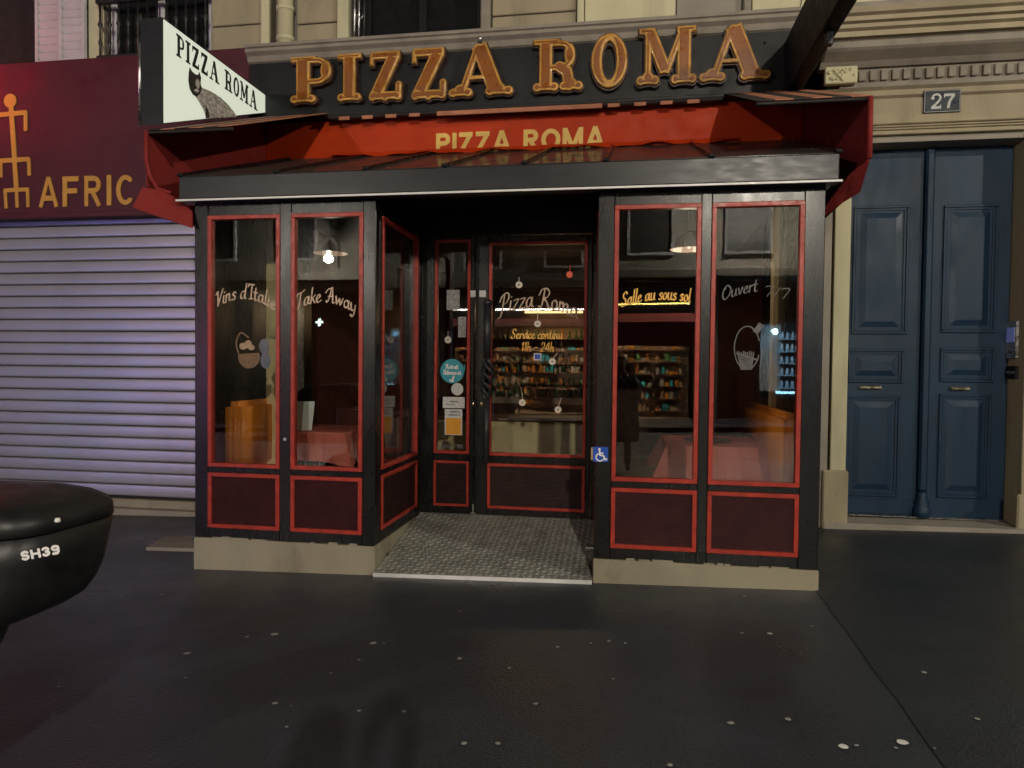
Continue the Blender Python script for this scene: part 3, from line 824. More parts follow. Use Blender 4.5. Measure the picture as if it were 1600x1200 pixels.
# ---- doorway surround on the right
wall(1.95, 6.2, 4.1, 4.34, 'stone')
wall(1.36, 6.2, 3.84, 4.1, 'stone', YW - .002)
box('lintel_panel', 2.15, 3.9, YW - .03, YW - .003, 3.93, 4.17, M['stone'], bld, .01)
for z in (3.88, 3.905):
    box('lintel_fillet', 1.95, 6.2, YW - .022, YW - .003, z, z + .012, M['stone'], bld, .003)
moulding('door_cornice', 1.76, 6.4, [(.0, 4.18), (.03, 4.20), (.03, 4.25), (.06, 4.27)], 'stone', bld, YW)
box('frieze', 1.95, 6.2, YW - .05, YW - .001, 4.275, 4.45, M['moulding'], bld, .004)
dn = None
for i in range(34):
    x = 2.115 + i * 0.098
    if dn is None:
        dn = box('dentil', x, x + .064, YW - .082, YW - .052, 4.33, 4.43, M['moulding'], bld, .006); d0 = dn.location.copy(); dw = WL[dn.name]
    else:
        c = dn.copy(); COL.objects.link(c); c.location = d0 + Vector((i * .098, 0, 0)); WL[c.name] = dw
bm = bmesh.new()
add_box(bm, 1.80, 2.09, YW - .13, YW - .052, 4.30, 4.46, .01)
for k in range(26):
    a = random.uniform(1.83, 2.06); z = random.uniform(4.33, 4.43); r_ = random.uniform(.012, .024)
    bmesh.ops.create_icosphere(bm, subdivisions=1, radius=r_, matrix=Matrix.Translation((a, YW - .132, z)))
from_bm('carved_block', bm, M['stone_pale'], bld)
moulding('door_cornice', 1.76, 6.4, [(.08, 4.455), (.12, 4.50), (.22, 4.56), (.24, 4.58), (.24, 4.64), (.26, 4.65)], 'moulding', bld, YW)
moulding('door_cornice', 1.74, 6.4, [(.30, 4.653), (.30, 4.70), (.34, 4.715), (.34, 4.75), (.38, 4.76), (.38, 4.80), (.42, 4.815), (.44, 4.86)], 'stone', bld, YW)
wall(1.95, 6.2, 4.34, ZT, 'stone_pale', YW + .01)
box('balcony_ledge', 1.96, 6.4, YW - .38, YW + .005, 4.865, 4.93, M['moulding'], bld, .01)
wall(1.955, 2.10, 0.02, 3.83, 'stone_pale', YW, YW + .55)
box('pier_base', 1.88, 2.115, YW - .05, YW - .003, -0.05, .62, M['stone'], bld, .02)
wall(3.65, 6.2, -0.02, 3.83, 'stone', YW, YW + .55)
box('pier_panel', 3.80, 4.6, YW - .03, YW - .002, .7, 3.7, M['stone_pale'], bld, .01)
box('pier_base', 3.60, 6.2, YW - .05, YW - .003, -0.05, .45, M['stone'], bld, .02)
box('door_head', 2.10, 3.65, YW + .05, YW + .5, 3.78, 3.838, M['stone_grey'], bld)
prism('door_step', [(1.9, YW - .06, gz(1.9) - .1), (3.9, YW - .10, gz(3.9) - .1), (3.9, YW - .10, .135), (1.9, YW - .06, .115)], (0, .55, 0), M['stone_grey'], bld)
box('interior_backing', -12, 6.2, 11.4, 11.5, -.3, ZT, M['dark_void'], bld)

# ---- blue double door
YD = 7.58
door = empty('double_door', (2.89, YD, .14), 'tall dark blue panelled double door with small brass slots in the stone doorway', 'door')
def P(px, py, Y=YD): return at(px, py, Y)
def door_leaf(x0, x1, panels, lab=None):
    lf = box('door_leaf', x0, x1, YD, YD + .06, .145, 3.775, M['door_blue'], door, .006)
    for a, b, z0, z1 in panels:
        bm = bmesh.new()
        # stepped bolection frame round a raised field
        for t0, t1, dp in ((0.0, .028, .018), (.028, .05, .010)):
            add_box(bm, a + t0, b - t0, YD - dp, YD - .001, z1 - t1, z1 - t0, .006); add_box(bm, a + t0, b - t0, YD - dp, YD - .001, z0 + t0, z0 + t1, .006)
            add_box(bm, a + t0, a + t1, YD - dp, YD - .001, z0 + t1, z1 - t1, .006); add_box(bm, b - t1, b - t0, YD - dp, YD - .001, z0 + t1, z1 - t1, .006)
        pf = from_bm('panel_moulding', bm, M['door_blue'], lf)
        bm = bmesh.new()
        m1, m2 = .07, .125
        lo = [bm.verts.new(v) for v in ((a + m1, YD - .002, z0 + m1), (b - m1, YD - .002, z0 + m1), (b - m1, YD - .002, z1 - m1), (a + m1, YD - .002, z1 - m1))]
        k = min(m2, (b - a) * .3, (z1 - z0) * .36)
        hi = [bm.verts.new(v) for v in ((a + k, YD - .017, z0 + k), (b - k, YD - .017, z0 + k), (b - k, YD - .017, z1 - k), (a + k, YD - .017, z1 - k))]
        bm.faces.new(hi)
        for i in range(4): bm.faces.new([lo[i], lo[(i + 1) % 4], hi[(i + 1) % 4], hi[i]])
        bmesh.ops.recalc_face_normals(bm, faces=bm.faces)
        from_bm('raised_panel', bm, M['door_blue'], lf)
    return lf
zl = lambda py: P(1360, py).z
zr = lambda py: P(1500, py).z
door_leaf(2.113, 2.845, [(2.20, 2.72, zl(522), zl(322)), (2.18, 2.70, zl(598), zl(545)), (2.17, 2.68, zl(775), zl(617))])
door_leaf(2.935, 3.64, [(3.03, 3.52, zr(520), zr(320)), (3.03, 3.52, zr(597), zr(543)), (3.03, 3.50, zr(778), zr(615))])
bm = bmesh.new()
add_box(bm, 2.848, 2.932, YD - .05, YD + .05, .40, 3.775, .02)
from_bm('meeting_stile', bm, M['door_blue'], door)
lathe('stile_foot', (2.89, YD - .01, .147), [(.085, 0), (.085, .08), (.065, .1), (.075, .14), (.045, .2), (.05, .23), (.03, .25)], M['door_blue'], door, 12)
for xa, xb, py in ((1343, 1378, 605), (1485, 1516, 607)):
    a, b = P(xa, py, YD - .02), P(xb, py, YD - .02)
    s = box('letter_slot', a.x, b.x, YD - .03, YD - .002, a.z - .018, a.z + .018, M['brass'], door, .008)
    box('slot_flap', a.x + .02, b.x - .02, YD - .04, YD - .031, a.z - .010, a.z + .008, M['brass'], s, .004)
box('kick_plate', 2.16, 2.83, YD - .012, YD - .001, .16, .30, M['door_blue'], door, .004)
box('threshold_strip', 2.12, 3.64, YD - .06, YD - .003, .138, .15, M['steel'], door, .003)

# ---- number plate, intercom, keypad
a, b = at(1443, 142, YW - .035), at(1500, 175, YW - .035)
num = empty('number_plate', (a.x, YW - .04, b.z), 'small dark enamel house number plate reading 27 above the blue door', 'sign')
box('plate', a.x, b.x, YW - .046, YW - .031, b.z, a.z, M['plate_navy'], num, .003)
ring_frame('plate_border', a.x + .006, b.x - .006, b.z + .006, a.z - .006, .004, YW - .0485, YW - .0462, M['plate_white'], num)
d2 = [('s', catmull([(.1, .7), (.2, .92), (.42, .95), (.54, .74), (.4, .44), (.12, .12)], 6), .062), ('o', .14, .72, .1, .1), ('b', (.06, .09), (.56, .09), .085), ('b', (.55, .02), (.55, .26), .03)]
d7 = [('b', (.06, .9), (.6, .9), .085), ('b', (.07, .72), (.07, .95), .03), ('s', catmull([(.55, .86), (.36, .5), (.28, .08)], 6), .075)]
hh = (a.z - b.z) * .66; kx = (b.x - a.x) * .52
for d, ox in ((d2, .17), (d7, .52)):
    me = glyph_mesh('digit', scale_prims(d, hh, 0, 0, kx), .0012)
    put_mesh('digit', me, M['plate_white'], num, (a.x + (b.x - a.x) * ox, YW - .0485, b.z + (a.z - b.z) * .16))
for nm, py0, py1, lab in (('intercom', 503, 560, 'slim steel intercom with a small blue screen beside the blue door'), ('keypad', 572, 592, 'small dark keypad box below the steel intercom by the blue door')):
    p0, p1 = atx(1576, py0, 3.64), atx(1590, py1, 3.64)
    e = empty(nm, (3.65, (p0.y + p1.y) / 2, p1.z), lab, 'intercom' if nm == 'intercom' else 'keypad')
    ya, yb = min(p0.y, p1.y), max(p0.y, p1.y)
    box('housing', 3.618, 3.649, ya, yb, p1.z, p0.z, M['steel'] if nm == 'intercom' else M['black_matt'], e, .004)
    if nm == 'intercom':
        box('screen', 3.614, 3.6175, ya + .02, yb - .02, p0.z - .2, p0.z - .06, M['screen_blue'], e, 0)
        lathe('button', (3.614, (ya + yb) / 2, p1.z + .06), [(.012, -.01), (.012, .01)], M['black_matt'], e, 8)
    else:
        for i in range(3):
            box('button', 3.612, 3.6175, ya + .02 + i * (yb - ya - .06) / 2.2, ya + .04 + i * (yb - ya - .06) / 2.2, (p0.z + p1.z) / 2 - .012, (p0.z + p1.z) / 2 + .012, M['steel'], e, 0)

# ================================================================== AFRICAN SHOP on the left: fascia + roller shutter
af = empty('shop_fascia', (-6.5, 7.08, 3.2), 'dark maroon shop fascia with an ochre stick figure emblem and ochre letters AFRIC', 'sign')
YA = 7.06
box('board', -9.6, -4.02, YA, YW + .1, 3.22, 4.955, M['maroon'], af, .01)
box('lower_lip', -9.6, -4.02, YA - .03, YA - .001, 3.20, 3.26, M['maroon'], af, .006)
u = at(60, 323, YA); v = at(212, 264, YA)
x = u.x
hA = at(100, 277, YA).z - at(100, 324, YA).z
for ch, pa, pb in (('A', 62, 92), ('F', 99, 125), ('R', 133, 160), ('I', 168, 175), ('C', 183, 210)):
    adv, pr = sans(ch, .085)
    xa, xb = at(pa, 300, YA).x, at(pb, 300, YA).x
    if ch == 'I': adv = .17
    me = glyph_mesh('letter', scale_prims(pr, hA, 0, 0, (xb - xa) / adv), .004, .012)
    put_mesh('letter', me, M['afric'], af, (xa, YA - .007, at((pa + pb) / 2, 324 - (pa - 60) * .025, YA).z))
def ep(px, py): q = at(px, py, YA); return (q.x, q.z)
em = [('c', *ep(17, 158), abs(ep(17, 147)[1] - ep(17, 158)[1])), ('b', ep(18, 160), ep(27, 300), .028),
      ('b', ep(-8, 181), ep(42, 176), .026), ('b', ep(41, 174), ep(41, 205), .022), ('b', ep(-8, 180), ep(-8, 212), .022),
      ('b', ep(0, 252), ep(47, 249), .026), ('b', ep(46, 247), ep(47, 275), .022), ('b', ep(2, 252), ep(3, 278), .022),
      ('b', ep(8, 298), ep(45, 296), .022), ('b', ep(9, 296), ep(11, 326), .02), ('b', ep(27, 296), ep(28, 325), .02), ('b', ep(44, 294), ep(45, 324), .02)]
put_mesh('emblem', glyph_mesh('emblem', em, .005, .012), M['afric'], af, (0, YA - .007, 0))

rs = empty('roller_shutter', (-6.5, YW - .02, gz(-6.5)), 'closed grey metal roller shutter under the maroon fascia', 'shutter')
z_bot, z_top, nsl = gz(-4.2) + .06, 3.30, 24
pitch = (z_top - z_bot - .1) / nsl
box('bottom_bar', -9.6, -3.96, YW - .03, YW + .03, z_bot - .03, z_bot + .07, M['plinth'], rs, .01)
sl = None
for i in range(nsl):
    z = z_bot + .1 + i * pitch
    if sl is None:
        bm = bmesh.new()
        prof = []
        for k in range(9):
            t = k / 8
            prof.append((YW - .004 - .007 * math.sin(math.pi * (0.03 + .94 * t)) ** .3, z + .012 + (pitch - .024) * t))
        prof += [(YW + .012, z + pitch - .004), (YW + .012, z + .002)]
        add_poly(bm, [(-9.6, y, zz) for y, zz in prof], (5.64, 0, 0))
        sl = from_bm('slat', bm, M['slat'], rs); s0 = sl.location.copy()
    else:
        c = sl.copy(); COL.objects.link(c); c.location = s0 + Vector((0, random.uniform(-.002, .002), i * pitch)); c.rotation_euler = (random.uniform(-.02, .02), random.uniform(-.0006, .0006), 0); WL[c.name] = WL[sl.name]
box('shutter_backing', -9.6, -3.96, YW + .031, YW + .06, -.25, 3.4, M['dark_void'], rs)
c = box('threshold_slab', -9.6, -4.0, YW - .12, YW - .031, gz(-6.8) - .1, gz(-4.2) + .035, M['stone_grey'], rs, .01)
a0, a1, a2, a3 = ground_pt(228, 860), ground_pt(303, 862), ground_pt(300, 842), ground_pt(258, 843)
sl_ = prism('pavement_slab', [(p.x, p.y, gz(p.x) + .03) for p in (a0, a1, a2, a3)], (0, 0, -.05), M['stone_grey'])
tag(sl_, 'flat pale stone slab lying against the left foot of the terrace', 'slab')

# ================================================================== GLAZED TERRACE of the restaurant
YF, XL, X1, X2, XR = 5.2666, -3.476, -1.94, -0.2326, 1.345
YB = 6.48                                       # plane of the entrance door
ZB, ZS0, ZS1, ZT0, ZTOP = 0.177, 0.71, 0.757, 2.78, 3.05
ter = empty('restaurant_terrace', (-1.07, YF, 0), 'black glazed restaurant terrace with thin red window frames and a recessed entrance', 'terrace')
BEAD = .032
def plinth(x0, x1):
    bm = bmesh.new()
    add_poly(bm, [(x0, YF - .012, gz(x0) - .05), (x1, YF - .012, gz(x1) - .05), (x1, YF - .012, ZB - .003), (x0, YF - .012, ZB - .003)], (0, .12, 0))
    bmesh.ops.bevel(bm, geom=bm.edges, offset=.006, segments=1, affect='EDGES')
    return from_bm('plinth', bm, M['plinth'], ter)
plinth(XL - .005, X1 + .005); plinth(X2 - .005, XR + .005)
# returns of the plinth into the alcove and along the ends
for xa, xb in ((XL - .005, XL + .08), (X1 - .08, X1 + .004), (X2 - .004, X2 + .08), (XR - .08, XR + .005)):
    box('plinth_return', xa, xb, YF + .112, YB if abs(xa) < 2.5 and xa > -2.1 and xa < 0 else YW, gz(xa) - .05, ZB - .003, M['plinth'], ter, .004)
def front_bay(x0, x1, cols, mats):
    # posts
    xs = [x0] + [v for c in cols for v in c] + [x1]
    for a, b in zip(xs[0::2], xs[1::2]): box('post', a, b, YF, YF + .09, ZB, ZTOP, M['black'], ter, .005)
    for (a, b), mt in zip(cols, mats):
        box('rail', a, b, YF + .004, YF + .086, ZB + .001, .26, M['black'], ter, .004)
        box('rail', a, b, YF + .004, YF + .086, ZS0, ZS1, M['black'], ter, .004)
        box('rail', a, b, YF + .004, YF + .086, ZT0, ZTOP, M['black'], ter, .004)
        ring_frame('window_frame', a, b, ZS1, ZT0, BEAD, YF - .010, YF + .05, M['red_bead'], ter)
        ring_frame('panel_frame', a, b, .26, ZS0, BEAD, YF - .010, YF + .05, M['red_bead'], ter)
        box('lower_panel', a + BEAD, b - BEAD, YF + .006, YF + .045, .26 + BEAD, ZS0 - BEAD, mt, ter, 0)
        PANES.append(box('window_pane', a + BEAD, b - BEAD, YF + .016, YF + .022, ZS1 + BEAD, ZT0 - BEAD, M['glass'], ter, 0))
PANES = []
front_bay(XL, X1, [(-3.357, -2.735), (-2.64, -2.043)], [M['red_panel'], M['red_panel']])
front_bay(X2, XR, [(-.112, .505), (.578, 1.208)], [M['red_panel'], M['red_panel']])
# worn pale sill strips along the bottom rails
for xa, xb in ((-3.36, -2.72), (-2.66, -2.06), (-.11, .48), (.56, 1.25)):
    bm = bmesh.new(); x = xa
    while x < xb - .03:
        l = random.uniform(.03, .16)
        if random.random() < .62: add_box(bm, x, min(x + l, xb), YF - .009, YF + .002, ZB + .002 - .004, ZB + .004 + random.uniform(.002, .010), 0)
        x += l + random.uniform(.004, .03)
    tag(from_bm('worn_sill', bm, M['plinth'], ter), kind='stuff')
box('latch', -2.70, -2.675, YF - .010, YF - .001, .985, 1.01, M['steel'], ter, .002)
# alcove side walls
def side_bay(xf, xb):
    """xf: face seen from the alcove, xb: back"""
    s = 1 if xb > xf else -1
    lo, hi = (xf, xb) if s > 0 else (xb, xf)
    ya, yb = YF + .0905, YB
    box('post', lo, hi, ya, ya + .06, ZB, ZTOP, M['black'], ter, .004)
    box('post', lo, hi, yb - .09, yb, ZB, ZTOP, M['black'], ter, .004)
    a, b = ya + .0605, yb - .0905
    for z0, z1 in ((ZB, .27), (ZS0, ZS1), (ZT0, ZTOP)): box('rail', lo + .003, hi - .003, a, b, z0 + .001, z1, M['black'], ter, .004)
    f0, f1 = (xf - .01, xf + .04) if s > 0 else (xf - .04, xf + .01)
    ring_frame_x('window_frame', a, b, ZS1, ZT0, BEAD, f0, f1, M['red_bead'], ter)
    ring_frame_x('panel_frame', a, b, .27, ZS0, BEAD, f0, f1, M['red_bead'], ter)
    box('lower_panel', min(xf + s * .006, xf + s * .04), max(xf + s * .006, xf + s * .04), a + BEAD, b - BEAD, .27 + BEAD, ZS0 - BEAD, M['dark_panel'], ter, 0)
    box('window_pane', min(xf + s * .016, xf + s * .022), max(xf + s * .016, xf + s * .022), a + BEAD, b - BEAD, ZS1 + BEAD, ZT0 - BEAD, M['glass'], ter, 0)
side_bay(X1, X1 - .08); side_bay(X2, X2 + .08)
# outer ends
for xa, xb in ((XL, XL + .06), (XR - .06, XR)):
    box('end_wall', xa, xb, YF + .0905, YW - .005, ZB, ZTOP, M['black'], ter, .004)
# entrance wall: jambs, transom
box('jamb', X1, -1.805, YB, YB + .09, .15, ZTOP, M['black'], ter, .006)
box('jamb', -1.462, -1.420, YB, YB + .09, .15, 2.81, M['black'], ter, .006)
box('jamb', -.325, X2, YB, YB + .09, .15, ZTOP, M['black'], ter, .006)
box('transom', -1.805, -.325, YB + .006, YB + .08, 2.812, ZTOP, M['black_matt'], ter, .004)
# fixed sidelight
sdl = empty('sidelight', (-1.63, YB, .2), parent=ter)
for z0, z1 in ((.16, .27), (.70, .767), (2.773, 2.811)): box('rail', -1.805, -1.462, YB + .006, YB + .08, z0, z1, M['black'], sdl, .004)
ring_frame('window_frame', -1.805, -1.462, .767, 2.773, .028, YB - .008, YB + .04, M['red_bead'], sdl)
ring_frame('panel_frame', -1.805, -1.462, .27, .70, .024, YB - .008, YB + .04, M['red_bead'], sdl)
box('lower_panel', -1.781, -1.486, YB + .008, YB + .04, .294, .676, M['dark_panel'], sdl, 0)
box('window_pane', -1.777, -1.49, YB + .016, YB + .022, .795, 2.745, M['glass'], sdl, 0)
# entrance door leaf
dr = empty('entrance_door', (-.85, YB, .2), parent=ter)
DX0, DX1 = -1.414, -.331
for a, b in ((DX0, -1.285), (-.375, DX1)): box('stile', a, b, YB - .004, YB + .06, .205, 2.80, M['black'], dr, .006)
for z0, z1 in ((.205, .265), (.69, .762), (2.742, 2.80)): box('rail', -1.285, -.375, YB - .002, YB + .058, z0, z1, M['black'], dr, .005)
ring_frame('window_frame', -1.285, -.375, .762, 2.742, .028, YB - .012, YB + .04, M['red_bead'], dr)
ring_frame('panel_frame', -1.285, -.375, .265, .69, .028, YB - .012, YB + .04, M['red_bead'], dr)
box('lower_panel', -1.257, -.403, YB + .004, YB + .04, .293, .662, M['dark_panel'], dr, 0)
box('window_pane', -1.257, -.403, YB + .014, YB + .020, .79, 2.714, M['glass'], dr, 0)
# wrought-iron pull handle: smooth bar, twisted knot, smooth bar
h0, h1 = at(762, 478, YB - .07), at(760, 722, YB - .07)
hx = (h0.x + h1.x) / 2; zt_, zb_ = h0.z, h1.z; zm = at(762, 592, YB - .07).z
bm = bmesh.new()
yh = YB - .075
add_tube(bm, [(hx, yh, zt_), (hx, yh, zm + .19)], .036, 8)
add_tube(bm, [(hx, yh, zm - .19), (hx, yh, zb_)], .030, 8)
add_lathe(bm, (hx, yh, zt_), [(.03, 0), (.045, .02), (.045, .04), (.02, .06)], 10)
for z in (zt_ - .03, zb_ + .05): add_tube(bm, [(hx, yh, z), (hx, YB - .003, z)], .016, 6)
for k in range(4):                                        # basket twist
    pts = []
    for i in range(15):
        t = i / 14; a = k * math.pi / 2 + t * 2.4 * math.pi; rr = .012 + .045 * math.sin(math.pi * t)
        pts.append((hx + rr * math.cos(a), yh + rr * math.sin(a), zm + .2 - .4 * t))
    add_tube(bm, pts, .013, 6)
from_bm('handle', bm, M['iron'], dr, smooth=True)
for px in (739, 752):
    q = at(px, 632, YB - .01)
    lathe('lock_cylinder', (q.x, YB - .008, q.z - .012), [(.009, 0), (.012, .004), (.012, .03), (.009, .034)], M['brass'], dr if px > 745 else sdl, 8)
q = at(739, 800, YB - .01)
bm = bmesh.new(); add_box(bm, q.x - .006, q.x + .006, YB - .014, YB - .004, .22, .30); add_box(bm, q.x - .03, q.x + .03, YB - .014, YB - .004, .208, .2195)
from_bm('floor_bolt', bm, M['steel'], sdl)
# ceiling over terrace, soffit, gutter, white trim
box('soffit', XL, XR, YF + .001, YW - .004, ZTOP + .001, ZTOP + .03, M['black_matt'], ter, 0)
gut = box('gutter', -3.535, 1.40, 5.15, YF - .0005, 2.89, 3.07, M['gutter'], ter, .008)
box('gutter_end', -3.535, -3.48, YF, YW, 2.89, 3.05, M['gutter'], ter, .005)
box('gutter_end', 1.349, 1.40, YF, YW, 2.89, 3.05, M['gutter'], ter, .005)
box('white_trim', -3.56, 1.42, 5.142, 5.1495, 2.874, 2.89, M['white_trim'], ter, .002)
box('trim_backing', -3.55, 1.41, 5.150, YF - .002, 2.876, 2.8895, M['gutter'], ter, 0)
# glass lean-to roof
RY0, RZ0, RY1, RZ1 = 5.17, 3.078, 6.995, 3.735
rsl = (RZ1 - RZ0) / (RY1 - RY0)
bars = [at(px, py, 5.17).x for px, py in ((292, 270), (433, 264), (572, 259), (695, 259), (820, 254), (947, 249), (1112, 242), (1268, 238))]
edges_ = [-3.53] + bars[1:-1] + [1.395]
for a, b in zip(edges_[:-1], edges_[1:]):
    prism('roof_pane', [(a + .006, RY0, RZ0), (b - .006, RY0, RZ0), (b - .006, RY1, RZ1), (a + .006, RY1, RZ1)], (0, 0, -.008), M['roof_glass'], ter)
for x in edges_:
    rb = prism('glazing_bar', [(x - .014, RY0, RZ0 - .004), (x + .014, RY0, RZ0 - .004), (x + .014, RY1, RZ1 - .004), (x - .014, RY1, RZ1 - .004)], (0, 0, .028), M['black'], ter)
    bm = bmesh.new()
    add_box(bm, x - .022, x + .022, 5.14, 5.20, 3.071, 3.098, .008)
    from_bm('bar_clamp', bm, M['black_matt'], rb)
box('roof_underlay', -3.5, 1.37, 5.3, 6.98, ZTOP + .032, ZTOP + .036, M['black_matt'], ter, 0)

# ---- tread-plate ramp
ramp = empty('entrance_ramp', (-1.08, 5.9, 0), 'metal tread plate ramp rising to the restaurant door', 'ramp')
ry0, ry1 = 5.225, YB + .02
rz0 = lambda x: gz(x) + .03
rz1 = .203
xa, xb = X1 + .008, X2 - .008
prism('plate', [(xa, ry0, rz0(xa)), (xb, ry0, rz0(xb)), (xb, ry1, rz1), (xa, ry1, rz1)], (0, 0, -.012), M['plate'], ramp)
prism('front_lip', [(xa, ry0, gz(xa) - .01), (xb, ry0, gz(xb) - .01), (xb, ry0, rz0(xb) - .001), (xa, ry0, rz0(xa) - .001)], (0, -.008, 0), M['white_trim'], ramp)
bm = bmesh.new()
st = .048
ny_ = int((ry1 - ry0) / st); nx_ = int((xb - xa) / st)
for j in range(ny_):
    for i in range(nx_):
        x = xa + (i + .5) * st; y = ry0 + (j + .5) * st
        t = (y - ry0) / (ry1 - ry0); z = (rz0(x)) * (1 - t) + rz1 * t
        a = R(45) if (i + j) % 2 else R(-45)
        ca, sa = math.cos(a), math.sin(a)
        f = lambda u, v, hh_: bm.verts.new((x + u * ca - v * sa, y + u * sa + v * ca, z + hh_ + (u * sa + v * ca) * .13))
        b0 = [f(-.024, 0, 0), f(0, -.009, 0), f(.024, 0, 0), f(0, .009, 0)]
        tp = [f(-.012, 0, .005), f(.012, 0, .005)]
        bm.faces.new([b0[0], b0[1], tp[0]]); bm.faces.new([b0[1], tp[1], tp[0]]); bm.faces.new([b0[1], b0[2], tp[1]])
        bm.faces.new([b0[2], b0[3], tp[1]]); bm.faces.new([b0[3], tp[0], tp[1]]); bm.faces.new([b0[3], b0[0], tp[0]])
tag(from_bm('tread_studs', bm, M['stud'], ramp), kind='stuff')
box('ramp_side', xa, xa + .005, ry0 + .3, ry1, -.08, .05, M['black_matt'], ramp, 0)
q = at(915, 852, 5.75)
box('door_stop', X2 - .09, X2 - .009, 5.72, 5.76, .12, .15, M['steel'], ramp, .006)

# ---- painted lettering and stickers on the glass
def painted(name, text, Y, px0, px1, py, hpx, arch_px, mat, parent, slope_px=0, r=.05, res=.0022):
    a, b = at(px0, py, Y), at(px1, py, Y)
    k = (b.x - a.x) / (px1 - px0)
    pr = script_prims(text, 0, b.x - a.x, 0, hpx * k, arch_px * k, r, slope_px * k)
    me = glyph_mesh(name, pr, res)
    return put_mesh(name, me, mat, parent, (a.x, Y, a.z))
YG = YF + .0145
pv, pt_, ps, po = PANES
painted('painted_lettering', "Vins d'Italie", YG, 336, 430, 482, 22, 16, M['cream_paint'], pv, -4)
painted('painted_lettering', "Take Away", YG, 462, 556, 484, 23, 14, M['cream_paint'], pt_, -6)
painted('painted_lettering', "Salle au sous sol", YG, 970, 1079, 480, 22, 8, M['gold_paint'], ps, 7)
painted('painted_lettering', "Ouvert", YG, 1127, 1183, 471, 22, 3, M['grey_paint'], po, 16)
painted('painted_lettering', "7/7", YG, 1193, 1232, 462, 18, 0, M['grey_paint'], po, -6)
YG2 = YB + .012
painted('painted_lettering', "Pizza Roma", YG2, 779, 903, 493, 30, 16, M['cream_paint'], dr, -6, r=.038)
painted('painted_lettering', "Service continu", YG2, 798, 879, 529, 15, 0, M['gold_paint'], dr, r=.06, res=.0018)
painted('painted_lettering', "11h - 24h", YG2, 814, 866, 549, 15, 0, M['gold_paint'], dr, r=.05, res=.0018)
# bread basket and two bottle feet painted on the first pane
def pp(px, py, Y=YG): q = at(px, py, Y); return (q.x, q.z)
def draw(name, pr, mat, parent, Y, dy=0.0, res=.0022):
    return put_mesh(name, glyph_mesh(name, pr, res), mat, parent, (0, Y - dy, 0))
c = pp(389, 566); k = (at(410, 560, YG).x - at(370, 560, YG).x) / 40
draw('painted_basket', [('o', c[0], c[1] + 8 * k, 17 * k, 17 * k), ('-b', (c[0] - 30 * k, c[1] + 22 * k), (c[0] + 30 * k, c[1] + 26 * k), 11 * k)], M['basket'], pv, YG)
draw('painted_handle', [('s', catmull([pp(373, 553), pp(369, 536), pp(376, 520), pp(388, 527)], 6), 1.2 * k)], M['basket'], pv, YG)
draw('painted_bread', [('o', *pp(380, 541), 6 * k, 5 * k), ('o', *pp(388, 538), 6 * k, 6 * k), ('o', *pp(393, 543), 5 * k, 4 * k)], M['bread'], pv, YG, .001)
draw('painted_bottle', [('o', *pp(413, 541), 8 * k, 11 * k), ('o', *pp(415, 563), 8 * k, 12 * k)], M['wine'], pv, YG, .0015)
# straw-covered flask painted on the last pane
c = pp(1167, 557); k2 = k * .93
draw('painted_flask', [('s', arc(c[0], c[1] + 12 * k2, 17 * k2, 30 * k2, 20, 340, 26), .8 * k2), ('b', pp(1180, 520), pp(1190, 506), 4 * k2)], M['grey_paint'], po, YG, res=.0018)
for i in range(9):
    draw('painted_straw', [('s', [pp(1152 + i * 3.2, 549 + (i % 3)), pp(1155 + i * 2.6, 562 + i % 4), pp(1158 + i * 2.0, 577)], .9 * k2)], M['grey_paint'], po, YG, .001, .0018)
draw('painted_ribbon', [('b', pp(1150, 552), pp(1182, 562), 1.2 * k2)], M['grey_paint'], po, YG, .002, .0018)
# wheelchair sticker on the post between door and right bay
a, b = at(927, 698, YF - .002), at(950, 722, YF - .002)
wh = box('wheelchair_sticker', a.x, b.x, YF - .0045, YF - .002, b.z, a.z, M['blue_sign'], None, 0)
tag(wh, 'small blue square sticker with a white wheelchair symbol on the black post', 'sticker')
W_, H_ = b.x - a.x, a.z - b.z
f = lambda u, v: (a.x + u * W_, b.z + v * H_)
r_ = .055 * W_
put_mesh('wheelchair_symbol', glyph_mesh('wheelchair_symbol', [('c', *f(.42, .84), .085 * W_), ('s', [f(.43, .7), f(.46, .45), f(.70, .42), f(.80, .16), f(.9, .2)], r_), ('s', [f(.45, .6), f(.66, .58)], r_ * .8),
    ('s', [f(.36, .52)] + [f(.46 + .26 * math.cos(R(t)), .32 + .26 * math.sin(R(t))) for t in range(130, 340, 14)], r_ * .8)], .0016), M['white_paint'], wh, (0, YF - .006, 0))
box('sticker_edge', a.x - .016, a.x - .002, YF - .004, YF - .002, b.z + .012, a.z - .004, M['bread'], wh, 0)
# stickers of the sidelight (all on the glass)
def card(name, px0, py0, px1, py1, mat, parent=sdl, dy=0.0, Y=YG2):
    a, b = at(px0, py0, Y - dy), at(px1, py1, Y - dy)
    return box(name, a.x, b.x, Y - dy - .0008, Y - dy, b.z, a.z, mat, parent, 0)
card('notice', 698, 453, 718, 484, M['paper_grey']); card('notice', 716, 495, 728, 527, M['paper_grey'])
card('notice', 692, 620, 726, 638, M['paper']); card('notice', 695, 639, 722, 680, M['paper'])
card('notice_panel', 697, 653, 720, 679, M['orange_paper'], dy=.0012)
card('notice_print', 703, 626, 716, 629, M['paper_grey'], dy=.0012); card('notice_print', 697, 631, 712, 633, M['paper_grey'], dy=.0012)
card('notice_print', 703, 642, 719, 645, M['paper_grey'], dy=.0012); card('notice_print', 701, 647, 719, 650, M['paper_grey'], dy=.0012)
card('label', 733, 454, 743, 464, M['paper'], sdl, .016); card('label', 749, 454, 759, 464, M['paper'], dr, .018)
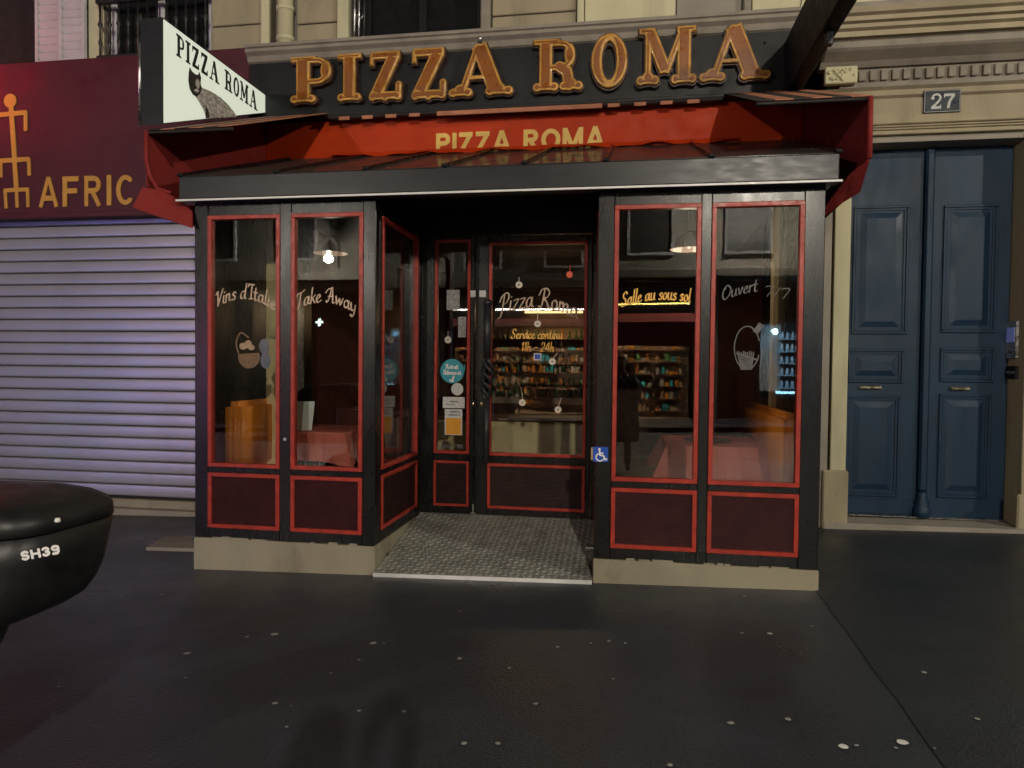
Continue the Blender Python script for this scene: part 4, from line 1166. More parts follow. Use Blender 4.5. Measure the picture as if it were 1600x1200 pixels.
card('small_sign', 834, 552, 846, 563, M['paper'], dr); card('small_sign', 835.5, 553.5, 844.5, 561.5, M['blue_sign'], dr, .0012)
def disc(name, px, py, rpx, mat, parent=sdl, Y=YG2, dy=0.0):
    c = at(px, py, Y - dy); r = (at(px + rpx, py, Y).x - c.x)
    bm = bmesh.new(); add_poly(bm, [(c.x + r * math.cos(t * math.pi / 14), Y - dy, c.z + r * math.sin(t * math.pi / 14)) for t in range(28)], (0, -.0008, 0))
    return from_bm(name, bm, mat, parent)
disc('round_sticker', 706.5, 580, 18.5, M['teal'])
disc('round_sticker', 714.5, 608, 9.5, M['paper'], dy=.0012)
kk = (at(710, 580, YG2).x - at(700, 580, YG2).x) / 10
def small_text(text, px0, px1, pyb, hpx, mat, parent, w=.12, Y=YG2 - .0025):
    a, b = at(px0, pyb, Y), at(px1, pyb, Y)
    me = glyph_mesh('print', line_prims(text, lambda c: sans(c, w), hpx * kk, b.x - a.x, .16), .0014)
    return put_mesh('print', me, mat, parent, (a.x, Y, a.z))
def small_script(text, px0, px1, pyb, hpx, mat, parent, Y=YG2 - .0025):
    a, b = at(px0, pyb, Y), at(px1, pyb, Y)
    me = glyph_mesh('print', script_prims(text, 0, b.x - a.x, 0, hpx * kk, 0, .09, 0, 0), .0012)
    return put_mesh('print', me, mat, parent, (a.x, Y, a.z))
small_script('Retrait', 696, 716, 576, 7, M['white_paint'], sdl)
small_script('Deliveroo ici', 693, 720, 585, 7, M['white_paint'], sdl)
draw('print', [('s', [pp(703, 594, YG2), pp(706, 596, YG2), pp(709, 588, YG2)], 1.3 * kk), ('o', *pp(707, 595, YG2), 2.4 * kk, 1.8 * kk)], M['white_paint'], sdl, YG2 - .0025, res=.0014)
small_text('MARTINI', 690, 723, 700, 7, M['grey_paint'], sdl, .1)
# little pan-shaped hangers stuck on the door glass: disc + stalk
for px, py, tx, ty, red, par in ((811, 445, 811, 433, 0, dr), (890, 429, 891, 414, 1, dr), (840, 506, 840, 488, 0, dr), (863, 565, 871, 552, 0, dr), (816, 629, 816, 614, 0, dr), (872, 640, 877, 622, 0, dr), (700, 531, 700, 517, 0, sdl)):
    mt = M['orn_red'] if red else M['orn']
    d = disc('window_ornament', px, py, 5.2, mt, par)
    a, b = at(px, py - 4, YG2), at(tx, ty, YG2)
    tube('ornament_stalk', [a + Vector((0, -.002, 0)), b + Vector((0, -.002, 0))], .0035, mt, d, 5)
    disc('ornament_centre', px, py, 2.0, M['paper_grey'] if not red else mt, d, dy=.0012)

# ================================================================== AWNING
AY0, AZ0, AY1, AZ1 = 5.125, 3.442, 6.93, 4.17
AXL, AXR = -3.80, 1.58
aw = empty('awning', (-1.1, 6.0, 3.4), 'red canvas awning with brown and black striped top above the terrace', 'awning')
sp = .1225
AXI = (AXL + 6 * sp, AXR - 6 * sp)                      # the canvas is drawn back between the two end sections
sa_ = []
for x0s in (AXL, AXI[1]):
    for i in range(6):
        x = x0s + i * sp
        if len(sa_) < 2:
            sa_.append(prism('canvas_stripe', [(x, AY0, AZ0), (x + sp, AY0, AZ0), (x + sp, AY1, AZ1), (x, AY1, AZ1)], (0, 0, -.006), M['stripe_black' if i % 2 == 0 else 'stripe_brown'], aw))
        else:
            s0 = sa_[i % 2]; c = s0.copy(); COL.objects.link(c); c.location = s0.location + Vector((x - (AXL + (i % 2) * sp), 0, random.uniform(-.003, .003))); WL[c.name] = WL[s0.name]
    box('front_bar', x0s, x0s + 6 * sp, AY0 + .006, AY0 + .04, AZ0 - .030, AZ0 - .008, M['stripe_black'], aw, .006)
# rolled-back middle: striped lip under the fascia and the roller bar
box('roller', AXI[0] + .01, AXI[1] - .01, 6.86, 6.95, 4.085, 4.118, M['stripe_black'], aw, .012)
n_l = int((AXI[1] - AXI[0]) / sp); xl0 = AXI[0] + .02
for i in range(n_l):
    x = xl0 + i * sp
    mid = -1.90 < x + sp / 2 < -.28
    if i % 2 == 0 and not mid: continue
    if mid and i % 2: continue
    if mid: continue
    box('stripe_lip', x, x + sp * .92, 6.842, 6.858, 4.062, 4.098, M['stripe_brown'], aw, .003)
box('stripe_lip', -1.90, -.28, 6.838, 6.858, 4.058, 4.102, M['stripe_brown'], aw, .004)
def cheek(x, pts, name='side_panel'):
    bm = bmesh.new()
    add_poly(bm, [(x, y, z) for y, z in pts], (.008, 0, 0))
    return from_bm(name, bm, M['canvas_red'], aw)
cheek(AXL - .004, [(AY0 + .003, AZ0 - .008), (AY0 + .003, 3.00), (5.42, 2.86), (5.72, 2.80), (6.3, 2.85), (7.25, 3.0), (7.25, 4.27), (AY1, AZ1 - .012)])
cheek(AXR - .004, [(AY0 + .003, AZ0 - .008), (AY0 + .003, 3.02), (5.30, 2.88), (6.19, 2.84), (7.25, 2.95), (7.25, 4.27), (AY1, AZ1 - .012)])
# front hems of the side panels, the curled left tail and the cords
tube('panel_hem', [(AXL, AY0, AZ0 - .01), (AXL, AY0, 3.2), (AXL + .02, AY0 + .02, 3.08), (AXL + .05, AY0 + .06, 2.99), (AXL + .16, AY0 + .08, 2.955)], .018, M['canvas_red'], aw, 8)
tube('panel_hem', [(AXR, AY0, AZ0 - .01), (AXR, AY0 - .0, 3.02)], .018, M['canvas_red'], aw, 8)
bm = bmesh.new()
q = [at(222, 292, 5.10), at(207, 324, 5.00), at(245, 338, 5.05), at(300, 356, 5.20), at(300, 330, 5.24), at(262, 300, 5.20)]
bm.faces.new([bm.verts.new(v) for v in q])
r2 = bmesh.ops.extrude_face_region(bm, geom=bm.faces[:]); bmesh.ops.translate(bm, verts=[v for v in r2['geom'] if isinstance(v, bmesh.types.BMVert)], vec=(0, .012, 0))
bmesh.ops.recalc_face_normals(bm, faces=bm.faces)
from_bm('loose_flap', bm, M['canvas_red'], aw)
bm = bmesh.new()
q = [at(1360, 247, 5.10), at(1344, 300, 5.24), at(1318, 316, 5.40), at(1288, 338, 5.55), at(1290, 322, 5.50), at(1316, 284, 5.36), at(1330, 270, 5.26)]
bm.faces.new([bm.verts.new(v) for v in q])
r2 = bmesh.ops.extrude_face_region(bm, geom=bm.faces[:]); bmesh.ops.translate(bm, verts=[v for v in r2['geom'] if isinstance(v, bmesh.types.BMVert)], vec=(0, .012, 0))
bmesh.ops.recalc_face_normals(bm, faces=bm.faces)
from_bm('loose_flap', bm, M['canvas_red'], aw)
# red sign panel at the back with gilt lettering, soft lower hem lying on the glass
pan = box('sign_panel', AXL + .006, AXR - .006, 7.0, 7.03, 3.45, 4.118, M['panel_red'], aw, .003)
a, b = at(681, 237, 6.99), at(945, 226, 6.99)
ztop = at(690, 208, 6.99).z
hP = ztop - a.z + .035
advs = [sans(c, .105)[0] + .1 for c in 'PIZZA ROMA']; kP = (b.x - a.x) / (sum(advs) - .1); xP = a.x
for c, ad in zip('PIZZA ROMA', advs):
    if c != ' ':
        put_mesh('letter', glyph_mesh('letter', scale_prims(sans(c, .105)[1], hP, 0, 0, kP), .004, .004), M['gold'], pan, (xP, 6.995, a.z - .035))
    xP += ad * kP
bm = bmesh.new()                                            # wavy hem
N = 60; rows = []
for j in range(3):
    row = []
    for i in range(N + 1):
        x = -3.05 + i * 4.05 / N
        wv = .012 * math.sin(i * .55) + .008 * math.sin(i * 1.3 + 1)
        row.append(bm.verts.new((x, 6.985 - .02 * j - .01 * math.sin(i * .8), 3.775 + wv * j * .5 - .022 * j)))
    rows.append(row)
for j in range(2):
    for i in range(N): bm.faces.new([rows[j][i], rows[j][i + 1], rows[j + 1][i + 1], rows[j + 1][i]])
from_bm('panel_hem', bm, M['panel_red'], aw, smooth=True)
# ================================================================== FASCIA with big letters
fs = empty('letter_sign', (-1.2, 6.9, 4.12), 'dark fascia board carrying large amber raised letters PIZZA ROMA', 'sign')
YL = 6.90
box('board', -3.93, 1.50, YL, YW - .002, 4.125, 4.705, M['fascia'], fs, .006)
box('board_edge', -3.93, 1.50, YL - .02, YL - .001, 4.12, 4.15, M['fascia'], fs, .004)
for ch, pa, pb, yb_, yt_ in (('P', 452, 518, 160, 88), ('I', 526, 565, 158, 84), ('Z', 574, 631, 156, 79), ('Z', 640, 701, 154, 74), ('A', 702, 798, 150, 68),
                           ('R', 833, 911, 142, 60), ('O', 923, 981, 137, 52), ('M', 998, 1089, 132, 42), ('A', 1094, 1201, 126, 38)):
    Y = YL - .09
    A_, B_ = at(pa, (yb_ + yt_) / 2, Y), at(pb, (yb_ + yt_) / 2, Y)
    z0 = at((pa + pb) / 2, yb_, Y).z; z1 = at((pa + pb) / 2, yt_, Y).z
    adv, pr = slab(ch, True)
    pr = scale_prims(pr, z1 - z0, 0, 0, (B_.x - A_.x) / adv)
    lt = put_mesh('letter', glyph_mesh('letter', pr, .0045, .022, .012, bres=3), M['letter_rim'], fs, (A_.x, Y + .012, z0))
    put_mesh('letter_face', glyph_mesh('letter_face', pr, .0045, .006, .003, grow=-.021, bres=1), M['amber'], lt, (A_.x, Y - .012, z0))
    put_mesh('letter_return', glyph_mesh('letter_return', pr, .0045, .07, 0, grow=.012), M['letter_back'], lt, (A_.x, Y + .0605, z0))
for x in (-3.3, -2.2, -.9, .2, 1.2):
    tube('sign_stay', [(x, YL - .03, 4.60), (x, YL, 4.60)], .012, M['iron'], fs, 6)
lathe('sign_bolt', at(750, 62, 6.86), [(.02, -.03), (.02, 0), (.03, .01), (.01, .03)], M['steel'], fs, 8)

# ---- lit box sign with an animal
sb = empty('box_sign', (-3.85, 6.1, 3.55), 'lit white box sign reading PIZZA ROMA with a grey animal, left of the amber letters', 'sign')
def zroof(y): return AZ0 + (y - AY0) * (AZ1 - AZ0) / (AY1 - AY0)
SX0, SX1 = -3.955, -3.752
prism('box_body', [(SX0, 5.262, zroof(5.262) + .03), (SX0, 6.92, zroof(6.92) + .03), (SX0, 6.92, 4.385), (SX0, 5.262, 4.385)], (SX1 - SX0 - .004, 0, 0), M['gutter'], sb)
prism('lit_face', [(SX1 - .0035, 5.275, zroof(5.275) + .04), (SX1 - .0035, 6.905, zroof(6.905) + .04), (SX1 - .0035, 6.905, 4.375), (SX1 - .0035, 5.275, 4.375)], (.004, 0, 0), M['sign_face'], sb)
tube('corner_strip', [(SX0 - .002, 5.258, zroof(5.26) + .03), (SX0 - .002, 5.258, 4.42)], .012, M['steel'], sb, 6)
rotx = (0, 0, R(90))                     # glyph x -> +y, facing +x
def sign_pt(px, py): q = atx(px, py, SX1 + .0015); return (q.y, q.z)
la, lb = sign_pt(275, 88), sign_pt(402, 168)
hS = sign_pt(276, 55)[1] - sign_pt(276, 90)[1]
me = glyph_mesh('print', line_prims('PIZZA ROMA', lambda c: slab(c, False), hS, lb[0] - la[0], .1), .0035)
put_mesh('print', me, M['ink'], sb, (SX1 + .0015, la[0], la[1] + .01), rotx)
S_ = sign_pt
def spr(pr, name, mat, dx):
    put_mesh(name, glyph_mesh(name, pr, .005), mat, sb, (SX1 + dx, 0, 0), rotx)
def sign_poly(name, pts, mat, dx, parent=None):
    bm = bmesh.new(); add_poly(bm, [(SX1 + dx, *S_(*p)) for p in pts], (.0008, 0, 0)); return from_bm(name, bm, mat, parent or sb)
an = sign_poly('animal_print', [(297, 128), (310, 131), (316, 137), (330, 143), (344, 152), (356, 163), (365, 174), (370, 182.5), (328, 184.6), (325, 181), (324, 176), (321, 181), (318, 172), (313, 163), (306, 152), (298, 143)], M['animal'], .0015)
sign_poly('animal_leg_shade', [(321, 164), (326, 174), (327, 184.6), (321, 185)], M['animal_dark'], .0032, an)
sign_poly('animal_head', [(296, 104.5), (300, 112), (305, 116), (309, 117), (311, 112), (314, 121), (313, 130), (315, 138), (312, 147), (307, 151), (301, 148), (296, 139), (294, 126), (294.5, 114)], M['animal_dark'], .0032, an)
sign_poly('animal_face', [(305, 126), (308, 123), (311, 127), (312, 135), (309, 139), (305, 133)], M['animal'], .0048, an)
sign_poly('animal_face', [(302, 141), (307, 138), (311, 142), (308, 145)], M['paper'], .0048, an)

# ---- unlit dark box sign on the right end
db = empty('dark_box_sign', (1.43, 5.9, 4.1), 'unlit black box sign jutting out at the right end of the fascia', 'sign')
box('box_body', 1.375, 1.50, 4.75, YL - .022, 4.10, 4.60, M['black_matt'], db, .01)
box('bracket', 1.41, 1.46, 5.6, 5.66, 4.0, 4.10, M['iron'], db, .004)
bm = bmesh.new()
rows = []
for j in range(7):
    rows.append([bm.verts.new((1.515 + .05 * j / 6 + random.uniform(0, .03), 6.0 + i * .11 + random.uniform(-.02, .02), 4.13 + j * .055 + random.uniform(-.02, .02))) for i in range(9)])
for j in range(6):
    for i in range(8): bm.faces.new([rows[j][i], rows[j][i + 1], rows[j + 1][i + 1], rows[j + 1][i]])
from_bm('plastic_wrap', bm, M['tarp'], db)

# ================================================================== INSIDE the restaurant
room = box('restaurant_floor', XL + .07, XR - .07, YB + .1, 11.3, .12, .2, M['floor_tile'], None, 0); tag(room, kind='structure')
for xa, xb in ((XL + .085, X1 - .085), (X2 + .085, XR - .07)):
    tag(box('terrace_floor', xa, xb, YF + .11, YB + .09, .12, .198, M['floor_tile'], None, 0), kind='structure')
tag(box('added_partition', -.5, -.4, 8.4, 11.19, .2, 3.1, M['interior_wall'], None, 0), kind='structure')  # added wall, keeps the view behind the third window dark for its reflections
tag(box('room_wall_back', XL, XR, 11.2, 11.3, .2, 3.2, M['interior_wall'], None, 0), kind='structure')
tag(box('room_wall_left', XL - .1, XL, YW + .06, 11.2, .2, 3.2, M['interior_red'], None, 0), kind='structure')
tag(box('room_wall_right', XR, XR + .1, YW + .06, 11.2, .2, 3.2, M['interior_red'], None, 0), kind='structure')
tag(box('room_ceiling', XL, XR, YW + .06, 11.2, 3.1, 3.2, M['interior_wall'], None, 0), kind='structure')
TH = .95
def dining_table(x, y, w, d, label):
    t = empty('dining_table', (x, y, .2), label, 'table', 'dining tables inside the terrace')
    lathe('pedestal', (x, y, .2), [(.22, 0), (.22, .02), (.04, .05), (.035, TH - .25)], M['iron'], t, 12)
    box('table_top', x - w / 2, x + w / 2, y - d / 2, y + d / 2, TH - .03, TH - .004, M['wood_dark'], t, .004)
    # cloth with hanging pleated corners
    bm = bmesh.new()
    seg = 14; pts = []
    for sx, sy, ex, ey in ((-1, -1, 1, -1), (1, -1, 1, 1), (1, 1, -1, 1), (-1, 1, -1, -1)):
        for i in range(seg):
            u = i / seg; pts.append((sx + (ex - sx) * u, sy + (ey - sy) * u))
    rows = []
    for j in range(6):
        t_ = j / 5; row = []
        for i, (u, v) in enumerate(pts):
            corner = (min(abs(u), abs(v))) ** 3
            flare = .012 + t_ * (.035 + .11 * corner + .018 * math.sin(i * 1.7))
            drop = t_ * (.27 + .05 * corner)
            row.append(bm.verts.new((x + u * (w / 2 + .004) + flare * u, y + v * (d / 2 + .004) + flare * v, TH - drop)))
        rows.append(row)
    n = len(pts)
    bm.faces.new(rows[0][::-1])
    for j in range(5):
        for i in range(n): bm.faces.new([rows[j][i], rows[j][(i + 1) % n], rows[j + 1][(i + 1) % n], rows[j + 1][i]])
    bmesh.ops.recalc_face_normals(bm, faces=bm.faces)
    o = from_bm('table_cloth', bm, M['cloth'])
    return t, tag(o, label.replace('dining table under', '').strip().replace('small ', '') if 0 else 'dull red cloth draped over the ' + ('table behind the right hand windows' if x > -1 else 'table behind the left hand windows'), 'tablecloth', 'tablecloths inside the terrace')
cR = at(1128, 680, 6.75)
dining_table(.74, 6.5, .80, .9, 'square dining table behind the right hand windows of the terrace')
dining_table(-3.02, 6.75, .74, .8, 'square dining table behind the left hand windows of the terrace')
def banquette(x0, x1, y0, y1, side, label, mat):
    b = empty('banquette', ((x0 + x1) / 2, (y0 + y1) / 2, .2), label, 'banquette', 'banquettes inside the terrace')
    box('seat_base', x0, x1, y0, y1, .2, .5, M['wood_dark'], b, .01)
    box('seat_cushion', x0 + .005, x1 - .005, y0 + .005, y1 - .005, .501, .66, M[mat], b, .05)
    bx0, bx1 = (x1 - .14, x1) if side > 0 else (x0, x0 + .14)
    bm = bmesh.new(); add_box(bm, bx0, bx1, y0, y1, .661, 1.27)
    bmesh.ops.bevel(bm, geom=[e for e in bm.edges], offset=.05, segments=4, affect='EDGES')
    from_bm('backrest', bm, M[mat], b, smooth=True)
    return b
banquette(.98, 1.275, 5.45, 7.25, 1, 'orange leather banquette at the right end of the terrace', 'orange_seat')
banquette(-3.41, -3.10, 5.55, 6.3, -1, 'orange leather banquette at the left end of the terrace', 'orange_seat')
bq = empty('bench', (-2.7, 7.35, .2), 'dark red leather bench along the back behind the left hand table', 'bench')
box('seat_cushion', -3.3, -2.1, 7.22, 7.6, .2, .66, M['brown_seat'], bq, .03)
box('backrest', -3.3, -2.1, 7.601, 7.72, .2, 1.12, M['brown_seat'], bq, .04)
# dark chair at the left table
ch = empty('chair', (-2.28, 6.5, .2), 'dark upholstered chair behind the second window from the left', 'chair')
box('seat', -2.47, -2.12, 6.35, 6.7, .62, .69, M['brown_seat'], ch, .02)
bm = bmesh.new(); add_box(bm, -2.17, -2.12, 6.36, 6.70, .69, 1.12); bmesh.ops.bevel(bm, geom=bm.edges[:], offset=.022, segments=3, affect='EDGES'); from_bm('backrest', bm, M['brown_seat'], ch)
for a, b in ((-2.45, 6.37), (-2.15, 6.37), (-2.45, 6.68), (-2.15, 6.68)): tube('leg', [(a, b, .2), (a, b, .62)], .016, M['iron'], ch, 6)
# white menu stand on the left table
a, b = at(459, 664, 6.45), at(487, 664, 6.45)
mn = empty('menu_card', ((a.x + b.x) / 2, 6.45, TH), 'folded white menu card standing on the left table', 'menu')
zt2 = at(470, 627, 6.45).z
prism('card_leaf', [(a.x, 6.45, TH + .004), (a.x + (b.x - a.x) * .55, 6.41, TH + .004), (a.x + (b.x - a.x) * .6, 6.43, zt2), (a.x + .004, 6.47, zt2)], (0, .004, 0), M['napkin'], mn)
prism('card_leaf', [(a.x + (b.x - a.x) * .56, 6.41, TH + .004), (b.x - .01, 6.47, TH + .004), (b.x + .012, 6.49, zt2), (a.x + (b.x - a.x) * .61, 6.43, zt2)], (0, .004, 0), M['napkin'], mn)
# plate on the right table
lathe_o = empty('dish', (.70, 6.42, TH), 'dark oval dish lying on the right hand table', 'dish')
lathe('dish_bowl', (.70, 6.42, TH + .003), [(.1, 0), (.19, .008), (.21, .018), (.19, .014), (.08, .006)], M['brown_seat'], lathe_o, 20)
# pale posts just inside the two ends of the terrace
for px0, px1, Yp, lab in ((415, 434, 6.15, 'pale yellow interior post seen through the leftmost window'), (1205, 1222, 6.5, 'pale yellow interior post seen through the rightmost window')):
    a, b = at(px0, 560, Yp), at(px1, 560, Yp)
    p = box('interior_post', a.x, b.x, Yp, Yp + .09, .2, ZTOP, M['beige_post'], None, .008); tag(p, lab, 'post', 'interior posts')
# pendant lamps with segmented shades
for px, py, lab in ((517, 384, 'striped glass pendant lamp behind the second window from the left'), (1076, 378, 'striped glass pendant lamp behind the third window, near the entrance')):
    c = at(px, py + 12, 6.15); r = .155
    p = empty('pendant_lamp', (c.x, 6.15, c.z), lab, 'lamp', 'pendant lamps inside the terrace')
    tube('cord', [(c.x, 6.15, c.z + r * .95), (c.x, 6.15, ZTOP)], .006, M['iron'], p, 5)
    lathe('bulb', (c.x, 6.15, c.z + .01), [(.012, 0), (.03, .02), (.03, .05), (.014, .08)], M['pendant_glow'], p, 10)
    lpn = bpy.data.lights.new('pendant_light', 'POINT'); lpn.energy = 7.0 if px > 800 else 2.5; lpn.color = (1, .82, .6); lpn.shadow_soft_size = .04
    opn = bpy.data.objects.new('pendant_light', lpn); COL.objects.link(opn); opn.location = (c.x, 6.15, c.z - .17); tag(opn, kind='helper')
    for s in range(10):
        bm = bmesh.new(); a0 = s * math.pi / 5; ring = []
        for j in range(7):
            th = math.pi / 2 * j / 6; rr = r * math.cos(th); z = r * .95 * math.sin(th)
            if j == 6: rr = .012
            ring.append([bm.verts.new((c.x + rr * math.cos(a0 + t * math.pi / 15), 6.15 + rr * math.sin(a0 + t * math.pi / 15), c.z + z)) for t in range(4)])
        for j in range(6):
            for t in range(3): bm.faces.new([ring[j][t], ring[j][t + 1], ring[j + 1][t + 1], ring[j + 1][t]])
        from_bm('shade_segment', bm, M['lampshade'] if s % 2 else M['lampshade_red'], p, smooth=True)
# bar at the back: added counter in place of the reflected lit road, shelves, bottles, warm strip
bar = empty('reflection_counter', (-.9, 9.2, .2), 'added beige fronted counter deep inside, in place of the lit road reflected in the entrance door', 'counter')
box('counter_front', -2.6, -.55, 9.2, 9.26, .2, .88, M['beige_post'], bar, .006)
box('counter_top', -2.66, -.5, 9.12, 9.75, .881, .93, M['wood_dark'], bar, .01)
shf = empty('bottle_shelf', (-.7, 10.9, .2), 'warmly lit wall shelf of bottles behind the bar', 'shelf')
box('shelf_back', -2.2, -.58, 11.15, 11.19, 1.0, 2.5, M['floor_tile'], shf, 0)
for z in (1.25, 1.62, 2.0): box('shelf_board', -2.2, -.58, 10.9, 11.149, z, z + .025, M['wood_dark'], shf, .003)
box('shelf_lamp', -1.6, -.7, 10.92, 10.95, 2.42, 2.45, M['bar_glow'], shf, 0)
lb_ = bpy.data.lights.new('bar_lamp', 'AREA'); lb_.shape = 'RECTANGLE'; lb_.size = .9; lb_.size_y = .03; lb_.energy = 8; lb_.color = (1, .62, .3)
ob = bpy.data.objects.new('bar_lamp', lb_); COL.objects.link(ob); ob.location = (-1.1, 10.88, 2.4); ob.rotation_euler = (R(-35), 0, 0); tag(ob, kind='helper')
bp_ = lathe('bottle', (0, 0, 0), [(.035, 0), (.037, .02), (.037, .17), (.014, .22), (.013, .29), (.015, .3)], M['glass'], None, 8)
bmats = [pbr('bottle_green', (.03, .08, .03), .15), pbr('bottle_amber', (.3, .12, .02), .15), pbr('bottle_clear', (.5, .5, .45), .15)]
bpar = None
first = True
for z in (1.275, 1.645, 2.025):
    for i in range(17):
        x = -2.12 + i * .093 + random.uniform(-.02, .02)
        if first: o = bp_; first = False
        else: o = bp_.copy(); o.data = bp_.data.copy() if i % 6 == 0 else bp_.data; COL.objects.link(o)
        o.location = (x, 11.02, z); o.scale = (1, 1, random.uniform(.8, 1.05))
        if i % 6 == 0 or o is bp_: o.data.materials.clear(); o.data.materials.append(random.choice(bmats))
        tag(o, 'small bottle standing on the %s shelf behind the bar' % {1.275: 'lowest', 1.645: 'middle', 2.025: 'highest'}[z], 'bottle', 'bottles on the bar shelf')
# ================================================================== SCOOTER at the left edge (parked with its nose to the left)
sc_ = empty('scooter', (-2.3, 1.85, gz(-2.3)), 'black scooter with a large black top case marked SH39 at the left edge', 'scooter')
def loft(name, secs, mat, parent, n=28, p=3.2):
    """secs: list of (z, cx, cy, rx, ry) superellipse sections"""
    bm = bmesh.new(); rings = []
    for z, cx, cy, rx, ry in secs:
        row = []
        for k in range(n):
            a = 2 * math.pi * k / n; ca, sa = math.cos(a), math.sin(a)
            row.append(bm.verts.new((cx + rx * math.copysign(abs(ca) ** (2 / p), ca), cy + ry * math.copysign(abs(sa) ** (2 / p), sa), z)))
        rings.append(row)
    for i in range(len(rings) - 1):
        for k in range(n): bm.faces.new([rings[i][k], rings[i][(k + 1) % n], rings[i + 1][(k + 1) % n], rings[i + 1][k]])
    bm.faces.new(rings[0][::-1]); bm.faces.new(rings[-1])
    bmesh.ops.recalc_face_normals(bm, faces=bm.faces)
    return from_bm(name, bm, mat, parent, smooth=True)
cx0, cy0 = -1.975, 1.97
cs = empty('top_case', (cx0, cy0, .9), parent=sc_)
loft('case_bottom', [(.835, cx0 - .06, cy0, .15, .17), (.842, cx0 - .05, cy0, .185, .20), (.87, cx0 - .035, cy0, .216, .220), (.92, cx0 - .02, cy0, .238, .232), (.98, cx0 - .008, cy0, .254, .238), (1.05, cx0, cy0, .264, .240), (1.125, cx0 + .008, cy0, .270, .240), (1.127, cx0 + .008, cy0, .262, .232)], M['case_black'], cs, 40, 3.8)
loft('case_lid', [(1.130, cx0 + .008, cy0, .262, .232), (1.132, cx0 + .008, cy0, .274, .243), (1.17, cx0 + .006, cy0, .273, .242), (1.192, cx0, cy0, .262, .232), (1.212, cx0 - .012, cy0, .235, .208), (1.228, cx0 - .03, cy0, .19, .17), (1.238, cx0 - .05, cy0, .13, .115), (1.243, cx0 - .06, cy0, .06, .05)], M['case_black'], cs, 40, 3.8)
# glossy inset panel on the side facing the street
yc = cy0 - .243
bm = bmesh.new()
pts = [(cx0 - .06, 1.065), (cx0 + .10, 1.10), (cx0 + .215, 1.138), (cx0 + .19, 1.165), (cx0 + .02, 1.172), (cx0 - .055, 1.168)]
add_poly(bm, [(x, yc - .008 + .35 * max(0, x - cx0 - .10) ** 1.5 * 3, z) for x, z in pts], (0, .03, 0))
bmesh.ops.bevel(bm, geom=bm.edges[:], offset=.004, segments=2, affect='EDGES')
from_bm('inset_panel', bm, M['case_gloss'], cs)
qa, qb = at(36, 876, yc - .004), at(98, 864, yc - .004)
hh = at(60, 851, yc).z - at(60, 868, yc).z
me = glyph_mesh('print', line_prims('SH39', lambda c: sans(c, .115), hh * .85, qb.x - qa.x, .1), .0012)
o = put_mesh('print', me, M['white_paint'], cs, (qa.x, yc - .008, qa.z + .045), (0, -math.atan2(qb.z - qa.z, qb.x - qa.x), 0))
q = at(92, 786, yc + .02)
lathe('lock_badge', (q.x, yc + .015, q.z - .008), [(.006, 0), (.008, .003), (.006, .012)], M['white_paint'], cs, 8)
cs.location.z -= .045
box('rack', -2.6, -2.05, cy0 - .1, cy0 + .1, .82, .858, M['iron'], sc_, .01)
loft('tail_body', [(.46, -2.50, cy0, .30, .10), (.58, -2.42, cy0, .34, .13), (.70, -2.38, cy0, .36, .15), (.78, -2.37, cy0, .36, .14), (.82, -2.38, cy0, .30, .10)], M['case_black'], sc_)
loft('seat', [(.80, -2.75, cy0, .38, .13), (.85, -2.72, cy0, .40, .15), (.90, -2.70, cy0, .36, .13)], M['black_matt'], sc_)
# rear mudguard with number-plate holder reaching back and down
prism('mudguard', [(-2.45, cy0 - .07, .60), (-2.22, cy0 - .07, .56), (-2.14, cy0 - .07, .46), (-2.17, cy0 - .07, .46), (-2.26, cy0 - .07, .53), (-2.45, cy0 - .07, .56)], (0, .14, 0), M['tyre'], sc_)
def wheel(x, y, r, par):
    wh = empty('wheel', (x, y, gz(x)), parent=par)
    bm = bmesh.new()
    c = Vector((x, y, gz(x) + r))
    ring = [c + Vector((math.cos(k * math.pi / 12), 0, math.sin(k * math.pi / 12))) * (r - .055) for k in range(25)]
    add_tube(bm, ring, .055, 8, False); from_bm('tyre', bm, M['tyre'], wh, smooth=True)
    bm = bmesh.new(); add_tube(bm, [c - Vector((0, .03, 0)), c + Vector((0, .03, 0))], r - .1, 16); from_bm('rim', bm, M['steel'], wh)
wheel(-2.62, cy0, .27, sc_); wheel(-3.6, cy0, .27, sc_)
loft('leg_shield', [(.25, -3.28, cy0, .04, .16), (.6, -3.3, cy0, .06, .22), (.95, -3.38, cy0, .08, .2), (1.02, -3.4, cy0, .05, .12)], M['case_gloss'], sc_)
box('foot_board', -3.28, -2.6, cy0 - .16, cy0 + .16, .26, .32, M['black_matt'], sc_, .02)
loft('engine_cover', [(.2, -2.65, cy0 + .12, .3, .06), (.32, -2.65, cy0 + .12, .36, .08), (.45, -2.65, cy0 + .12, .3, .07)], M['case_gloss'], sc_)
tube('fork', [(-3.42, cy0, .95), (-3.6, cy0 - .07, .3)], .025, M['steel'], sc_, 8)
tube('handlebar', [(-3.32, cy0 - .34, 1.06), (-3.38, cy0 - .15, 1.05), (-3.38, cy0 + .15, 1.05), (-3.32, cy0 + .34, 1.06)], .018, M['iron'], sc_, 8)

